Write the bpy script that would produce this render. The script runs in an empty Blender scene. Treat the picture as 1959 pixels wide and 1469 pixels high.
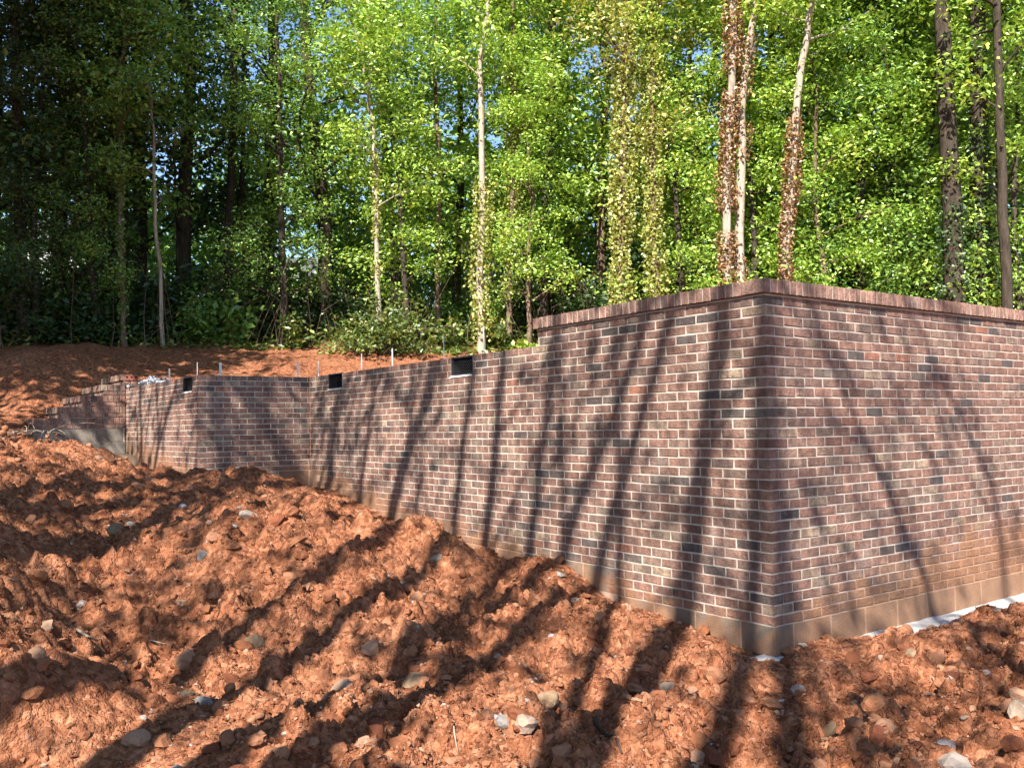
import bpy, math, random
import numpy as np

# ------------------------------------------------------------------ camera, world, sun, exposure
scene = bpy.context.scene
F_PX, PITCH, ROLL, YAW = 1728.6, math.radians(2.6995), math.radians(-1.0463), math.radians(54.061)
CAM = np.array([-4.829, -3.8115, 1.3262])
_fw = np.array([math.cos(YAW) * math.cos(PITCH), math.sin(YAW) * math.cos(PITCH), math.sin(PITCH)])
_r = np.array([math.sin(YAW), -math.cos(YAW), 0.0])
_u = np.cross(_r, _fw)
RT = math.cos(ROLL) * _r + math.sin(ROLL) * _u
UP = -math.sin(ROLL) * _r + math.cos(ROLL) * _u
cam_d = bpy.data.cameras.new('camera')
cam_d.sensor_fit = 'HORIZONTAL'
cam_d.sensor_width = 36.0
cam_d.lens = F_PX / 1959.0 * 36.0
cam_d.clip_start = 0.05
cam_d.clip_end = 2000.0
cam_o = bpy.data.objects.new('camera', cam_d)
from mathutils import Matrix, Vector
cam_o.matrix_world = Matrix(((RT[0], UP[0], -_fw[0], CAM[0]), (RT[1], UP[1], -_fw[1], CAM[1]),
                             (RT[2], UP[2], -_fw[2], CAM[2]), (0, 0, 0, 1)))
scene.collection.objects.link(cam_o)
scene.camera = cam_o

SUN_EL, SUN_HEAD = math.radians(43.0), math.radians(218.0)      # direction towards the sun
SUN = np.array([math.cos(SUN_HEAD) * math.cos(SUN_EL), math.sin(SUN_HEAD) * math.cos(SUN_EL), math.sin(SUN_EL)])
world = bpy.data.worlds.new('World')
scene.world = world
world.use_nodes = True
wn = world.node_tree.nodes
wl = world.node_tree.links
wn.clear()
w_out = wn.new('ShaderNodeOutputWorld')
w_bg = wn.new('ShaderNodeBackground')
w_sky = wn.new('ShaderNodeTexSky')
w_sky.sky_type = 'NISHITA'
w_sky.sun_disc = False
w_sky.sun_elevation = SUN_EL
w_sky.sun_rotation = math.radians(90.0) - SUN_HEAD
w_sky.air_density = 1.0
w_sky.dust_density = 0.3
w_sky.ozone_density = 3.0
w_bg.inputs['Strength'].default_value = 0.085
wl.new(w_sky.outputs[0], w_bg.inputs[0])
wl.new(w_bg.outputs[0], w_out.inputs[0])
sun_d = bpy.data.lights.new('sun', 'SUN')
sun_d.energy = 5.0
sun_d.angle = math.radians(0.53)
sun_d.color = (1.0, 0.94, 0.85)
sun_o = bpy.data.objects.new('sun', sun_d)
sun_o.rotation_euler = Vector(SUN).to_track_quat('Z', 'Y').to_euler()
sun_o.location = (0, 0, 30)
scene.collection.objects.link(sun_o)
scene.view_settings.view_transform = 'Standard'
scene.view_settings.look = 'None'
scene.view_settings.gamma = 1.0
scene.view_settings.exposure = 1.7
scene.view_settings.use_curve_mapping = False
scene.cycles.max_bounces = 4
scene.cycles.diffuse_bounces = 3
scene.cycles.glossy_bounces = 1
scene.cycles.transmission_bounces = 3
scene.cycles.transparent_max_bounces = 4

C = scene.collection
rng = np.random.default_rng(7)

# ------------------------------------------------------------------ helpers
def ray(x, y):
    return _fw + RT * (x - 979.5) / F_PX - UP * (y - 734.5) / F_PX
def pz(x, y, z):
    d = ray(x, y); k = (z - CAM[2]) / d[2]; return CAM + k * d
def pd(x, y, dist):
    d = ray(x, y); k = dist / math.hypot(d[0], d[1]); return CAM + k * d
def pax(x, y, ax, val):
    d = ray(x, y); k = (val - CAM[ax]) / d[ax]; return CAM + k * d

def mesh_from(name, verts, faces, mat=None, attrs=None, smooth=False):
    """verts Nx3; faces: array (M,k) or list of arrays with different k."""
    me = bpy.data.meshes.new(name)
    verts = np.asarray(verts, dtype=np.float32)
    fl = faces if isinstance(faces, list) else [faces]
    fl = [np.asarray(f, dtype=np.int32) for f in fl if len(f)]
    me.vertices.add(len(verts))
    me.vertices.foreach_set('co', verts.ravel())
    loops = np.concatenate([f.ravel() for f in fl])
    tot = np.concatenate([np.full(len(f), f.shape[1], dtype=np.int32) for f in fl])
    start = np.concatenate([[0], np.cumsum(tot)[:-1]]).astype(np.int32)
    me.loops.add(len(loops))
    me.loops.foreach_set('vertex_index', loops)
    me.polygons.add(len(tot))
    me.polygons.foreach_set('loop_start', start)
    me.polygons.foreach_set('loop_total', tot)
    me.polygons.foreach_set('use_smooth', np.full(len(tot), bool(smooth)))
    me.update(calc_edges=True)
    for k, a in (attrs or {}).items():
        at = me.attributes.new(k, 'FLOAT', 'POINT')
        at.data.foreach_set('value', np.asarray(a, dtype=np.float32))
    if mat:
        me.materials.append(mat)
    return me

def obj(name, me, parent=None, loc=(0, 0, 0), kind=None):
    o = bpy.data.objects.new(name, me)
    C.objects.link(o)
    if parent is not None:
        o.parent = parent
    o.location = loc
    if kind:
        o['kind'] = kind
    return o

def tag(o, label, cat, group=None, kind=None):
    o['label'] = label
    o['category'] = cat
    if group:
        o['group'] = group
    if kind:
        o['kind'] = kind
    return o

def empty(name, loc, label, cat, group=None):
    return tag(obj(name, None, None, tuple(loc)), label, cat, group)

class MB:
    """collects verts / quads / tris"""
    def __init__(s):
        s.v = []; s.f = {3: [], 4: []}; s.n = 0; s.a = []
    def add(s, v, f, a=None):
        v = np.asarray(v, float); f = np.asarray(f, int)
        s.v.append(v); s.f[f.shape[1]].append(f + s.n); s.n += len(v)
        if a is not None:
            s.a.append(np.broadcast_to(np.asarray(a, float), (len(v),)))
    def box(s, lo, hi):
        (x0, y0, z0), (x1, y1, z1) = lo, hi
        v = [(x0, y0, z0), (x1, y0, z0), (x1, y1, z0), (x0, y1, z0), (x0, y0, z1), (x1, y0, z1), (x1, y1, z1), (x0, y1, z1)]
        s.add(v, [(0, 3, 2, 1), (4, 5, 6, 7), (0, 1, 5, 4), (1, 2, 6, 5), (2, 3, 7, 6), (3, 0, 4, 7)])
    def tube(s, pts, rad, n=6, cap=True):
        pts = np.asarray(pts, float); rad = np.asarray(rad, float)
        m = len(pts)
        t = np.gradient(pts, axis=0)
        t /= np.linalg.norm(t, axis=1)[:, None] + 1e-9
        ref = np.array([0.31, 0.17, 0.93]) if abs(t[0][2]) < .8 else np.array([0.95, 0.25, 0.1])
        a = np.cross(t, ref); a /= np.linalg.norm(a, axis=1)[:, None]
        b = np.cross(t, a)
        ang = np.arange(n) * 2 * math.pi / n
        v = pts[:, None, :] + rad[:, None, None] * (np.cos(ang)[None, :, None] * a[:, None, :] + np.sin(ang)[None, :, None] * b[:, None, :])
        i = np.arange(m - 1)[:, None] * n; j = np.arange(n)[None, :]; j2 = (j + 1) % n
        q = np.stack([i + j, i + j2, i + n + j2, i + n + j], -1).reshape(-1, 4)
        s.add(v.reshape(-1, 3), q)
    def mesh(s, name, mat, smooth=False, attr=None):
        fl = [np.concatenate(s.f[k]) for k in (3, 4) if s.f[k]]
        return mesh_from(name, np.concatenate(s.v), fl, mat, {attr: np.concatenate(s.a)} if attr else None, smooth)

def _hash(ix, iy, seed):
    h = (ix.astype(np.int64) * 374761393 + iy.astype(np.int64) * 668265263 + seed * 1442695041) & 0xFFFFFFFF
    h = ((h ^ (h >> 13)) * 1274126177) & 0xFFFFFFFF
    h = ((h ^ (h >> 16)) * 2246822519) & 0xFFFFFFFF
    return ((h ^ (h >> 15)) & 0xFFFFFF) / float(0x1000000)
def vnoise(x, y, seed=0):
    x = np.asarray(x, float); y = np.asarray(y, float)
    ix = np.floor(x); iy = np.floor(y); fx = x - ix; fy = y - iy
    fx = fx * fx * fx * (fx * (fx * 6 - 15) + 10); fy = fy * fy * fy * (fy * (fy * 6 - 15) + 10)
    a = _hash(ix, iy, seed); b = _hash(ix + 1, iy, seed); c = _hash(ix, iy + 1, seed); d = _hash(ix + 1, iy + 1, seed)
    return (a * (1 - fx) + b * fx) * (1 - fy) + (c * (1 - fx) + d * fx) * fy
def fbm(x, y, o=4, seed=0, gain=.5):
    s = 0; amp = 1; n = 0
    for i in range(o):
        s = s + amp * (vnoise(x * 2 ** i + 17.3 * i, y * 2 ** i - 9.1 * i, seed + i) - .5); n += amp; amp *= gain
    return s / n * 2
def lumps(x, y, cell, seed, rmin, rmax, keep):
    """half-buried round clods as a height: max of spherical caps on a jittered grid"""
    out = np.zeros_like(x)
    gx = np.floor(x / cell); gy = np.floor(y / cell)
    for dx in (-1, 0, 1):
        for dy in (-1, 0, 1):
            cx = gx + dx; cy = gy + dy
            px_ = (cx + _hash(cx, cy, seed)) * cell; py_ = (cy + _hash(cx, cy, seed + 1)) * cell
            r = (rmin + (rmax - rmin) * _hash(cx, cy, seed + 2) ** 2.2) * cell
            r = np.where(_hash(cx, cy, seed + 3) < keep, r, 1e-4)
            d2 = ((x - px_) ** 2 + (y - py_) ** 2) / r ** 2
            out = np.maximum(out, np.where(d2 < 1, r * .8 * np.sqrt(np.maximum(0, 1 - d2)), 0))
    return out

# ------------------------------------------------------------------ materials
def newmat(name):
    m = bpy.data.materials.new(name); m.use_nodes = True
    n = m.node_tree.nodes; n.clear()
    return m, n, m.node_tree.links
def N(n, typ, **kw):
    x = n.new(typ)
    for k, v in kw.items():
        setattr(x, k, v)
    return x
def ramp(n, stops, interp='LINEAR'):
    r = n.new('ShaderNodeValToRGB'); cr = r.color_ramp; cr.interpolation = interp
    cr.elements[0].position = stops[0][0]; cr.elements[1].position = stops[-1][0]
    for s in stops[1:-1]:
        cr.elements.new(s[0])
    for e, s in zip(cr.elements, stops):
        c = s[1]; c = (c, c, c) if not hasattr(c, '__len__') else c
        e.color = (*c, 1)
    return r
def mixc(n, l, fac, a, b, blend='MIX'):
    m = n.new('ShaderNodeMix'); m.data_type = 'RGBA'; m.blend_type = blend
    for sock, v in ((m.inputs[0], fac), (m.inputs[6], a), (m.inputs[7], b)):
        if hasattr(v, 'links'): l.new(v, sock)
        elif hasattr(v, '__len__'): sock.default_value = (*v, 1)
        else: sock.default_value = v
    return m.outputs[2]
def math_n(n, l, op, a, b=0.0, clamp=False):
    m = n.new('ShaderNodeMath'); m.operation = op; m.use_clamp = clamp
    for i, v in enumerate((a, b)):
        if hasattr(v, 'links'): l.new(v, m.inputs[i])
        else: m.inputs[i].default_value = v
    return m.outputs[0]
def noise(n, l, vec, scale, detail=3, rough=.55):
    t = n.new('ShaderNodeTexNoise'); t.inputs['Scale'].default_value = scale
    t.inputs['Detail'].default_value = detail; t.inputs['Roughness'].default_value = rough
    if vec is not None: l.new(vec, t.inputs['Vector'])
    return t.outputs['Fac']
def finish(n, l, col, rough, bump=None, strength=.4, dist=.01, spec=.3):
    b = n.new('ShaderNodeBsdfPrincipled'); o = n.new('ShaderNodeOutputMaterial')
    if hasattr(col, 'links'): l.new(col, b.inputs['Base Color'])
    else: b.inputs['Base Color'].default_value = (*col, 1)
    if hasattr(rough, 'links'): l.new(rough, b.inputs['Roughness'])
    else: b.inputs['Roughness'].default_value = rough
    b.inputs['Specular IOR Level'].default_value = spec
    if bump is not None:
        bp = n.new('ShaderNodeBump'); bp.inputs['Strength'].default_value = strength; bp.inputs['Distance'].default_value = dist
        l.new(bump, bp.inputs['Height']); l.new(bp.outputs[0], b.inputs['Normal'])
    l.new(b.outputs[0], o.inputs[0])
    return b
def mapped(n, l, vec, sc):
    m = n.new('ShaderNodeMapping'); m.inputs['Scale'].default_value = sc; l.new(vec, m.inputs['Vector']); return m.outputs[0]

def clay_stain(n, l, pos, col):
    """red clay splashed on the foot of the walls, in patches of its own"""
    sx = n.new('ShaderNodeSeparateXYZ'); l.new(pos, sx.inputs[0])
    # height over the lie of the bank: bank rises along the long wall
    a = math_n(n, l, 'MULTIPLY', math_n(n, l, 'MAXIMUM', math_n(n, l, 'SUBTRACT', sx.outputs[1], .6), 0), .125)
    x = math_n(n, l, 'MULTIPLY', math_n(n, l, 'MINIMUM', math_n(n, l, 'MAXIMUM', sx.outputs[0], 0), 2.6), .16)
    h = math_n(n, l, 'SUBTRACT', math_n(n, l, 'SUBTRACT', sx.outputs[2], a), x)
    nz = noise(n, l, pos, 3.4, 6, .72)
    k = math_n(n, l, 'SUBTRACT', math_n(n, l, 'MULTIPLY', nz, 1.5), .60)       # -.6 .. .9
    m = math_n(n, l, 'SUBTRACT', k, math_n(n, l, 'MULTIPLY', math_n(n, l, 'ADD', h, .02), 1.5))
    fine = noise(n, l, pos, 60, 3, .7)
    m = math_n(n, l, 'MULTIPLY', m, math_n(n, l, 'ADD', fine, .9))
    m = math_n(n, l, 'MULTIPLY', m, 2.4, True)
    m = math_n(n, l, 'MULTIPLY', m, .7)
    m = math_n(n, l, 'MULTIPLY', m, math_n(n, l, 'LESS_THAN', sx.outputs[1], 11.05))
    return mixc(n, l, m, col, mixc(n, l, noise(n, l, pos, 7, 4, .7), (.13, .055, .028), (.40, .21, .11))), m

def brick_mat(name, src, tint=None):
    m, n, l = newmat(name)
    geo = N(n, 'ShaderNodeNewGeometry'); pos = geo.outputs['Position']
    if src == 'object':
        rnd = N(n, 'ShaderNodeObjectInfo').outputs['Random']
    else:
        a = N(n, 'ShaderNodeAttribute'); a.attribute_name = 'rnd'; rnd = a.outputs['Fac']
    base = ramp(n, [(0, (0.226, 0.124, 0.092)), (.2, (0.293, 0.162, 0.121)), (.42, (0.351, 0.193, 0.144)), (.6, (0.260, 0.157, 0.126)), (.72, (0.325, 0.211, 0.157)),
                    (.82, (0.203, 0.135, 0.116)), (.90, (0.417, 0.301, 0.208)), (.945, (0.135, 0.112, 0.102)), (.97, (0.100, 0.088, 0.084)), (1, (0.390, 0.166, 0.104))])
    l.new(rnd, base.inputs[0])
    if tint: base = type('t', (), {'outputs': [mixc(n, l, .38, base.outputs[0], tint)]})
    # flashed dark / tan clouds, drawn with a slight vertical pull
    off = N(n, 'ShaderNodeVectorMath', operation='ADD'); cmb = N(n, 'ShaderNodeCombineXYZ')
    for i in range(3): l.new(math_n(n, l, 'MULTIPLY', rnd, 37.0 * (i + 1)), cmb.inputs[i])
    l.new(pos, off.inputs[0]); l.new(cmb.outputs[0], off.inputs[1])
    v = mapped(n, l, off.outputs[0], (1, 1, .55))
    cl = ramp(n, [(.36, 0), (.60, 1)]); l.new(noise(n, l, v, 15, 4, .68), cl.inputs[0])
    col = mixc(n, l, math_n(n, l, 'MULTIPLY', cl.outputs[0], .62), base.outputs[0], (.062, .04, .036))
    tn = ramp(n, [(.60, 0), (.74, 1)]); l.new(noise(n, l, v, 17, 3, .6), tn.inputs[0])
    col = mixc(n, l, math_n(n, l, 'MULTIPLY', tn.outputs[0], .5), col, (0.330, 0.237, 0.182))
    gr = noise(n, l, pos, 260, 3, .7)
    col = mixc(n, l, math_n(n, l, 'MULTIPLY', gr, .5), col, mixc(n, l, .4, col, (.03, .02, .018)))
    # pale mortar / efflorescence smears
    ef = ramp(n, [(.57, 0), (.75, 1)]); l.new(noise(n, l, mapped(n, l, pos, (1, 1, .5)), 3.2, 6, .68), ef.inputs[0])
    col = mixc(n, l, math_n(n, l, 'MULTIPLY', ef.outputs[0], .4), col, (.36, .30, .27))
    col, _m = clay_stain(n, l, pos, col)
    pits = noise(n, l, pos, 95, 4, .72)
    h = math_n(n, l, 'ADD', pits, math_n(n, l, 'MULTIPLY', noise(n, l, pos, 42, 3, .6), 1.2))
    finish(n, l, col, .93, h, 1.0, .010, .18)
    return m
M_BRICK = brick_mat('brick_face', 'object')
M_BRICKJ = brick_mat('brick_face_run', 'attr')
M_CAP = brick_mat('cap_brick_sunlit_face', 'object', (.62, .36, .27))  # paler tint: smooth cap faces, plus sunlight on their fronts put into the colour

def simple_mat(name, c1, c2, scale, rough=.9, bump_scale=60, bs=.5, bd=.005, stain=False, detail=5, sc=(1, 1, 1), spec=.25):
    m, n, l = newmat(name)
    pos = N(n, 'ShaderNodeNewGeometry').outputs['Position']
    v = mapped(n, l, pos, sc)
    r = ramp(n, [(.3, c1), (.7, c2)]); l.new(noise(n, l, v, scale, detail, .62), r.inputs[0])
    col = r.outputs[0]
    if stain:
        col, _m = clay_stain(n, l, pos, col)
    finish(n, l, col, rough, noise(n, l, v, bump_scale, 4, .65), bs, bd, spec)
    return m
M_MORTAR = simple_mat('mortar', (0.337, 0.280, 0.233), (0.505, 0.432, 0.370), 9, .95, 90, .5, .004, True)
M_BLOCK = simple_mat('concrete_block', (0.100, 0.087, 0.074), (0.190, 0.163, 0.135), 8.5, .95, 70, .9, .008, True)
M_CONC = simple_mat('footing_concrete', (0.311, 0.296, 0.281), (0.488, 0.474, 0.459), 5, .9, 70, .6, .006, False)
M_SILL = simple_mat('white_mortar', (0.407, 0.392, 0.370), (0.577, 0.562, 0.533), 14, .9, 60, .7, .006)
M_BLACK = simple_mat('black_metal', (.012, .012, .013), (.03, .03, .032), 20, .45, 60, .2, .001, spec=.5)
M_DARK = simple_mat('dark_void', (.008, .008, .008), (.014, .013, .013), 3, 1.0, 10, .1, .001, spec=0)
M_STRAP = simple_mat('galvanised_steel', (.42, .43, .44), (.62, .63, .64), 30, .45, 80, .2, .001, spec=.6)

def crumb(n, l, pos, scale):
    v = n.new('ShaderNodeTexVoronoi'); v.feature = 'F1'; v.inputs['Scale'].default_value = scale
    v.inputs['Randomness'].default_value = 1.0
    w = n.new('ShaderNodeVectorMath'); w.operation = 'ADD'; t = n.new('ShaderNodeTexNoise'); t.inputs['Scale'].default_value = scale * .9
    l.new(pos, t.inputs['Vector']); sc = n.new('ShaderNodeVectorMath'); sc.operation = 'SCALE'; sc.inputs['Scale'].default_value = .5 / scale
    l.new(t.outputs['Color'], sc.inputs[0]); l.new(pos, w.inputs[0]); l.new(sc.outputs[0], w.inputs[1]); l.new(w.outputs[0], v.inputs['Vector'])
    return v
def soil_mat():
    m, n, l = newmat('red_clay')
    pos = N(n, 'ShaderNodeNewGeometry').outputs['Position']
    r = ramp(n, [(.28, (0.165, 0.053, 0.026)), (.44, (0.249, 0.091, 0.043)), (.58, (0.315, 0.130, 0.066)), (.74, (0.371, 0.179, 0.101))])
    l.new(noise(n, l, pos, 1.1, 5, .68), r.inputs[0])
    f = ramp(n, [(.36, (0.095, 0.030, 0.017)), (.52, (0.287, 0.112, 0.055)), (.75, (0.419, 0.224, 0.137))]); l.new(noise(n, l, pos, 21, 4, .72), f.inputs[0])
    col = mixc(n, l, .58, r.outputs[0], f.outputs[0])
    c1, c2 = crumb(n, l, pos, 26), crumb(n, l, pos, 75)
    sc = n.new('ShaderNodeSeparateColor'); l.new(c1.outputs['Color'], sc.inputs[0])
    cr = ramp(n, [(0, (.40, .36, .33)), (.6, (1, 1, 1)), (.9, (1.18, 1.2, 1.22)), (1, (1.35, 1.55, 1.7))]); l.new(sc.outputs[0], cr.inputs[0])
    col = mixc(n, l, .8, col, mixc(n, l, 1.0, col, cr.outputs[0], 'MULTIPLY'))
    g = ramp(n, [(.60, 0), (.68, 1)]); l.new(noise(n, l, pos, 62, 4, .7), g.inputs[0])
    col = mixc(n, l, math_n(n, l, 'MULTIPLY', g.outputs[0], .3), col, (.42, .26, .17))
    at = N(n, 'ShaderNodeAttribute'); at.attribute_name = 'wood'          # leaf litter and humus under the wood
    lt = ramp(n, [(.35, (.035, .025, .014)), (.55, (.10, .065, .035)), (.72, (.18, .12, .065))]); l.new(noise(n, l, pos, 14, 6, .75), lt.inputs[0])
    col = mixc(n, l, at.outputs['Fac'], col, lt.outputs[0])
    h = math_n(n, l, 'ADD', noise(n, l, pos, 40, 3, .7), math_n(n, l, 'MULTIPLY', noise(n, l, pos, 150, 2, .7), .45))
    h = math_n(n, l, 'SUBTRACT', h, math_n(n, l, 'MULTIPLY', c1.outputs['Distance'], 1.0))
    h = math_n(n, l, 'SUBTRACT', h, math_n(n, l, 'MULTIPLY', c2.outputs['Distance'], .45))
    finish(n, l, col, .97, h, 1.0, .018, .08)
    return m
M_SOIL = soil_mat()

def clod_mat():
    m, n, l = newmat('clay_clods')
    pos = N(n, 'ShaderNodeNewGeometry').outputs['Position']
    a = N(n, 'ShaderNodeAttribute'); a.attribute_name = 'rnd'
    r = ramp(n, [(0, (0.135, 0.045, 0.025)), (.3, (0.217, 0.084, 0.041)), (.6, (0.291, 0.127, 0.065)), (.9, (0.353, 0.181, 0.107)), (.98, (0.414, 0.284, 0.199)), (.995, (0.353, 0.340, 0.349)), (1, (0.477, 0.488, 0.499))])
    l.new(a.outputs['Fac'], r.inputs[0])
    col = mixc(n, l, math_n(n, l, 'MULTIPLY', noise(n, l, pos, 45, 4, .7), .6), r.outputs[0], (.14, .048, .023))
    finish(n, l, col, .96, noise(n, l, pos, 90, 5, .7), .8, .012, .12)
    return m
M_CLOD = clod_mat()

def leaf_mat(name, stops, trans=.32):
    m, n, l = newmat(name)
    a = N(n, 'ShaderNodeAttribute'); a.attribute_name = 'tone'
    r = ramp(n, stops); l.new(a.outputs['Fac'], r.inputs[0])
    d = N(n, 'ShaderNodeBsdfDiffuse'); t = N(n, 'ShaderNodeBsdfTranslucent'); g = N(n, 'ShaderNodeBsdfGlossy')
    l.new(r.outputs[0], d.inputs[0])
    l.new(mixc(n, l, 1.0, r.outputs[0], (1.25, 1.15, .55), 'MULTIPLY'), t.inputs[0])
    g.inputs['Roughness'].default_value = .42; g.inputs[0].default_value = (.9, .95, .9, 1)
    ms = N(n, 'ShaderNodeMixShader'); ms.inputs[0].default_value = trans
    l.new(d.outputs[0], ms.inputs[1]); l.new(t.outputs[0], ms.inputs[2])
    m2 = N(n, 'ShaderNodeMixShader'); m2.inputs[0].default_value = .055
    l.new(ms.outputs[0], m2.inputs[1]); l.new(g.outputs[0], m2.inputs[2])
    o = N(n, 'ShaderNodeOutputMaterial'); l.new(m2.outputs[0], o.inputs[0])
    return m
L_SPRING = leaf_mat('leaf_spring', [(0, (0.110, 0.197, 0.031)), (.4, (0.211, 0.356, 0.050)), (.75, (0.342, 0.508, 0.079)), (1, (0.522, 0.638, 0.117))])
L_MID = leaf_mat('leaf_mid', [(0, (0.059, 0.129, 0.028)), (.5, (0.133, 0.258, 0.048)), (.85, (0.238, 0.394, 0.067)), (1, (0.378, 0.499, 0.100))])
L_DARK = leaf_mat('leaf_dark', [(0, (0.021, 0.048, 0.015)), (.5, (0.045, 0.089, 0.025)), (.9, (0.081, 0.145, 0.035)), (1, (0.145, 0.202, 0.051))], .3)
L_PALE = leaf_mat('leaf_pale', [(0, (0.142, 0.177, 0.037)), (.45, (0.297, 0.329, 0.069)), (.8, (0.469, 0.455, 0.127)), (1, (0.597, 0.531, 0.216))])
L_BROWN = leaf_mat('leaf_dry', [(0, (0.090, 0.040, 0.018)), (.45, (0.220, 0.100, 0.040)), (.8, (0.360, 0.200, 0.090)), (.93, (0.450, 0.330, 0.170)), (1, (0.160, 0.200, 0.050))], .2)
L_GROUND = leaf_mat('leaf_ground', [(0, (0.048, 0.077, 0.017)), (.5, (0.101, 0.154, 0.028)), (.8, (0.214, 0.275, 0.050)), (1, (0.356, 0.286, 0.110))])

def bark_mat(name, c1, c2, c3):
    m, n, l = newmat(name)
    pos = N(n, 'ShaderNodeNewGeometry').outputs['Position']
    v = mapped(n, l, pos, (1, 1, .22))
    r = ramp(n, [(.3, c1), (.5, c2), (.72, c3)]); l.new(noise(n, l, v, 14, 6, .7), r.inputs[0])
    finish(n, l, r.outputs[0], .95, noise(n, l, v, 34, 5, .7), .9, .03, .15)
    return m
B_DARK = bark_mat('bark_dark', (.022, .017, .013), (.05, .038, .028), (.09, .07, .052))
B_BROWN = bark_mat('bark_brown', (.07, .045, .03), (.15, .10, .07), (.25, .18, .13))
B_PALE = bark_mat('bark_pale', (.17, .13, .10), (.33, .27, .21), (.48, .42, .35))

# ------------------------------------------------------------------ lie of the land
CP = []
def cz(x, y, z): CP.append(pz(x, y, z))
def cd(x, y, d): CP.append(pd(x, y, d))
def cw(x, y, z): CP.append(np.array([x, y, z], float))
for x, z in ((0, -.2), (500, -.2), (980, -.22), (1450, -.2), (1959, -.12)): cz(x, 1469, z)
for p in ((-4.8, -3.8, -.2), (-7, -6, -.2), (-2, -6, -.22), (-8, -2, -.15), (1, -6, -.2), (-6.5, -.6, -.16)): cw(*p)
for x, l_ in (
              (230, ((1300, -.12), (1150, .12), (1030, .45), (950, .70), (905, .85))),
              (450, ((1350, -.15), (1200, .03), (1080, .31), (980, .64), (893, .90))),
              (600, ((1350, -.15), (1200, .01), (1080, .3), (1000, .46), (935, .62))),
              (780, ((1350, -.17), (1200, -.03), (1100, .16), (1015, .42))),
              (935, ((1300, -.13), (1180, .02), (1088, .17))),
              (1060, ((1250, -.11), (1070, .2))),
              (1200, ((1300, -.16), (1165, 0.0))),
              (1400, ((1350, -.2), (1243, -.15))),
              (1560, ((1228, -.13),)), (1600, ((1330, -.14),)), (1740, ((1222, -.19),)), (1840, ((1187, -.165),)),
              (1925, ((1165, -.06),)), (1959, ((1250, -.03), (1400, -.1))), (1750, ((1340, -.11),))):
    for y, z in l_: cz(x, y, z)
for p in ((-.02, .1, -.21), (-.02, .9, -.1), (-.02, 1.6, -.04), (-.02, 3, .06), (-.02, 4.3, .2), (-.02, 5.5, .38), (-.02, 6.9, .6), (-.7, 7.3, .68),
          (-1.4, 7.3, .70), (-1.55, 8.2, .74), (-1.55, 9.5, .76), (-1.6, 10.7, .78), (-2.1, 10.95, 1.0), (-2.7, 10.9, 1.17), (-3.4, 11, 1.2), (-4.4, 11, 1.2),
          (1.2, -.1, -.27), (2.2, -.1, -.26), (3.2, -.08, -.22), (4.2, -.08, -.16), (5.5, -.3, -.1),
          (-4.2, 12.6, 1.3), (-3.3, 13.4, 1.6), (-7, 10, 1.2), (2, 3, .2), (3, 6, .45), (1.5, 8.5, .65), (4, 10, .9), (0, 10.3, .85), (-.6, 12, 1.15), (7, 5, .9), (9, 1, .8),
          (9, -5, .3), (5, -4, -.1), (13, 10, 2.6), (15, 2, 2.1), (-14, 8, 1.4), (-14, -6, -.1), (-3, -14, -.3), (12, -14, 0)): cw(*p)
for x, y, d in ((0, 1300, 4.9), (0, 1150, 5.9), (0, 1000, 7.5), (0, 900, 9.6), (0, 856, 11.4), (-120, 860, 11.4), (-120, 1000, 7.6), (60, 855, 11.5), (150, 842, 11.3), (200, 872, 11.2), (-10, 800, 15.8), (0, 722, 17.5), (0, 668, 20.2),  (200, 712, 17.8), (200, 664, 20.4), (330, 716, 18), (330, 690, 19.2), (450, 668, 20.4), (600, 712, 18.3),
                (600, 684, 20), (750, 694, 19.3), (850, 688, 19.8), (900, 678, 20.4), (980, 664, 20.8)): cd(x, y, d)
for a in range(0, 360, 30):
    t = math.radians(a)
    fwd = math.cos(t - YAW)
    for R in (32, 70, 160): cw(-2 + R * math.cos(t), 2 + R * math.sin(t), 2.4 + 2.4 * fwd if R < 50 else 2.8 + 2.8 * fwd)
CP = np.array(CP)
def _tps(r2): return np.where(r2 > 1e-12, r2 * np.log(r2 + 1e-12), 0)
_K = _tps(((CP[:, None, :2] - CP[None, :, :2]) ** 2).sum(-1)) + np.eye(len(CP)) * .03
_P = np.c_[np.ones(len(CP)), CP[:, :2]]
_A = np.block([[_K, _P], [_P.T, np.zeros((3, 3))]])
_W = np.linalg.solve(_A, np.r_[CP[:, 2], np.zeros(3)])
def base_h(x, y):
    x = np.asarray(x, float); y = np.asarray(y, float); sh = x.shape
    q = np.stack([x.ravel(), y.ravel()], -1); out = np.empty(len(q))
    for i in range(0, len(q), 20000):
        k = _tps(((q[i:i + 20000, None] - CP[None, :, :2]) ** 2).sum(-1))
        out[i:i + 20000] = k @ _W[:-3] + _W[-3] + q[i:i + 20000] @ _W[-2:]
    return out.reshape(sh)
def edge_dist(x, y):
    """signed distance (m) past the ragged edge of the wood, + inside the wood"""
    d = np.hypot(x - CAM[0], y - CAM[1]); a = np.arctan2(y - CAM[1], x - CAM[0]) - YAW
    return d - (20.6 + 1.2 * np.sin(a * 5) * .3 + .7 * fbm(x * .5, y * .5, 2, 90))
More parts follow.
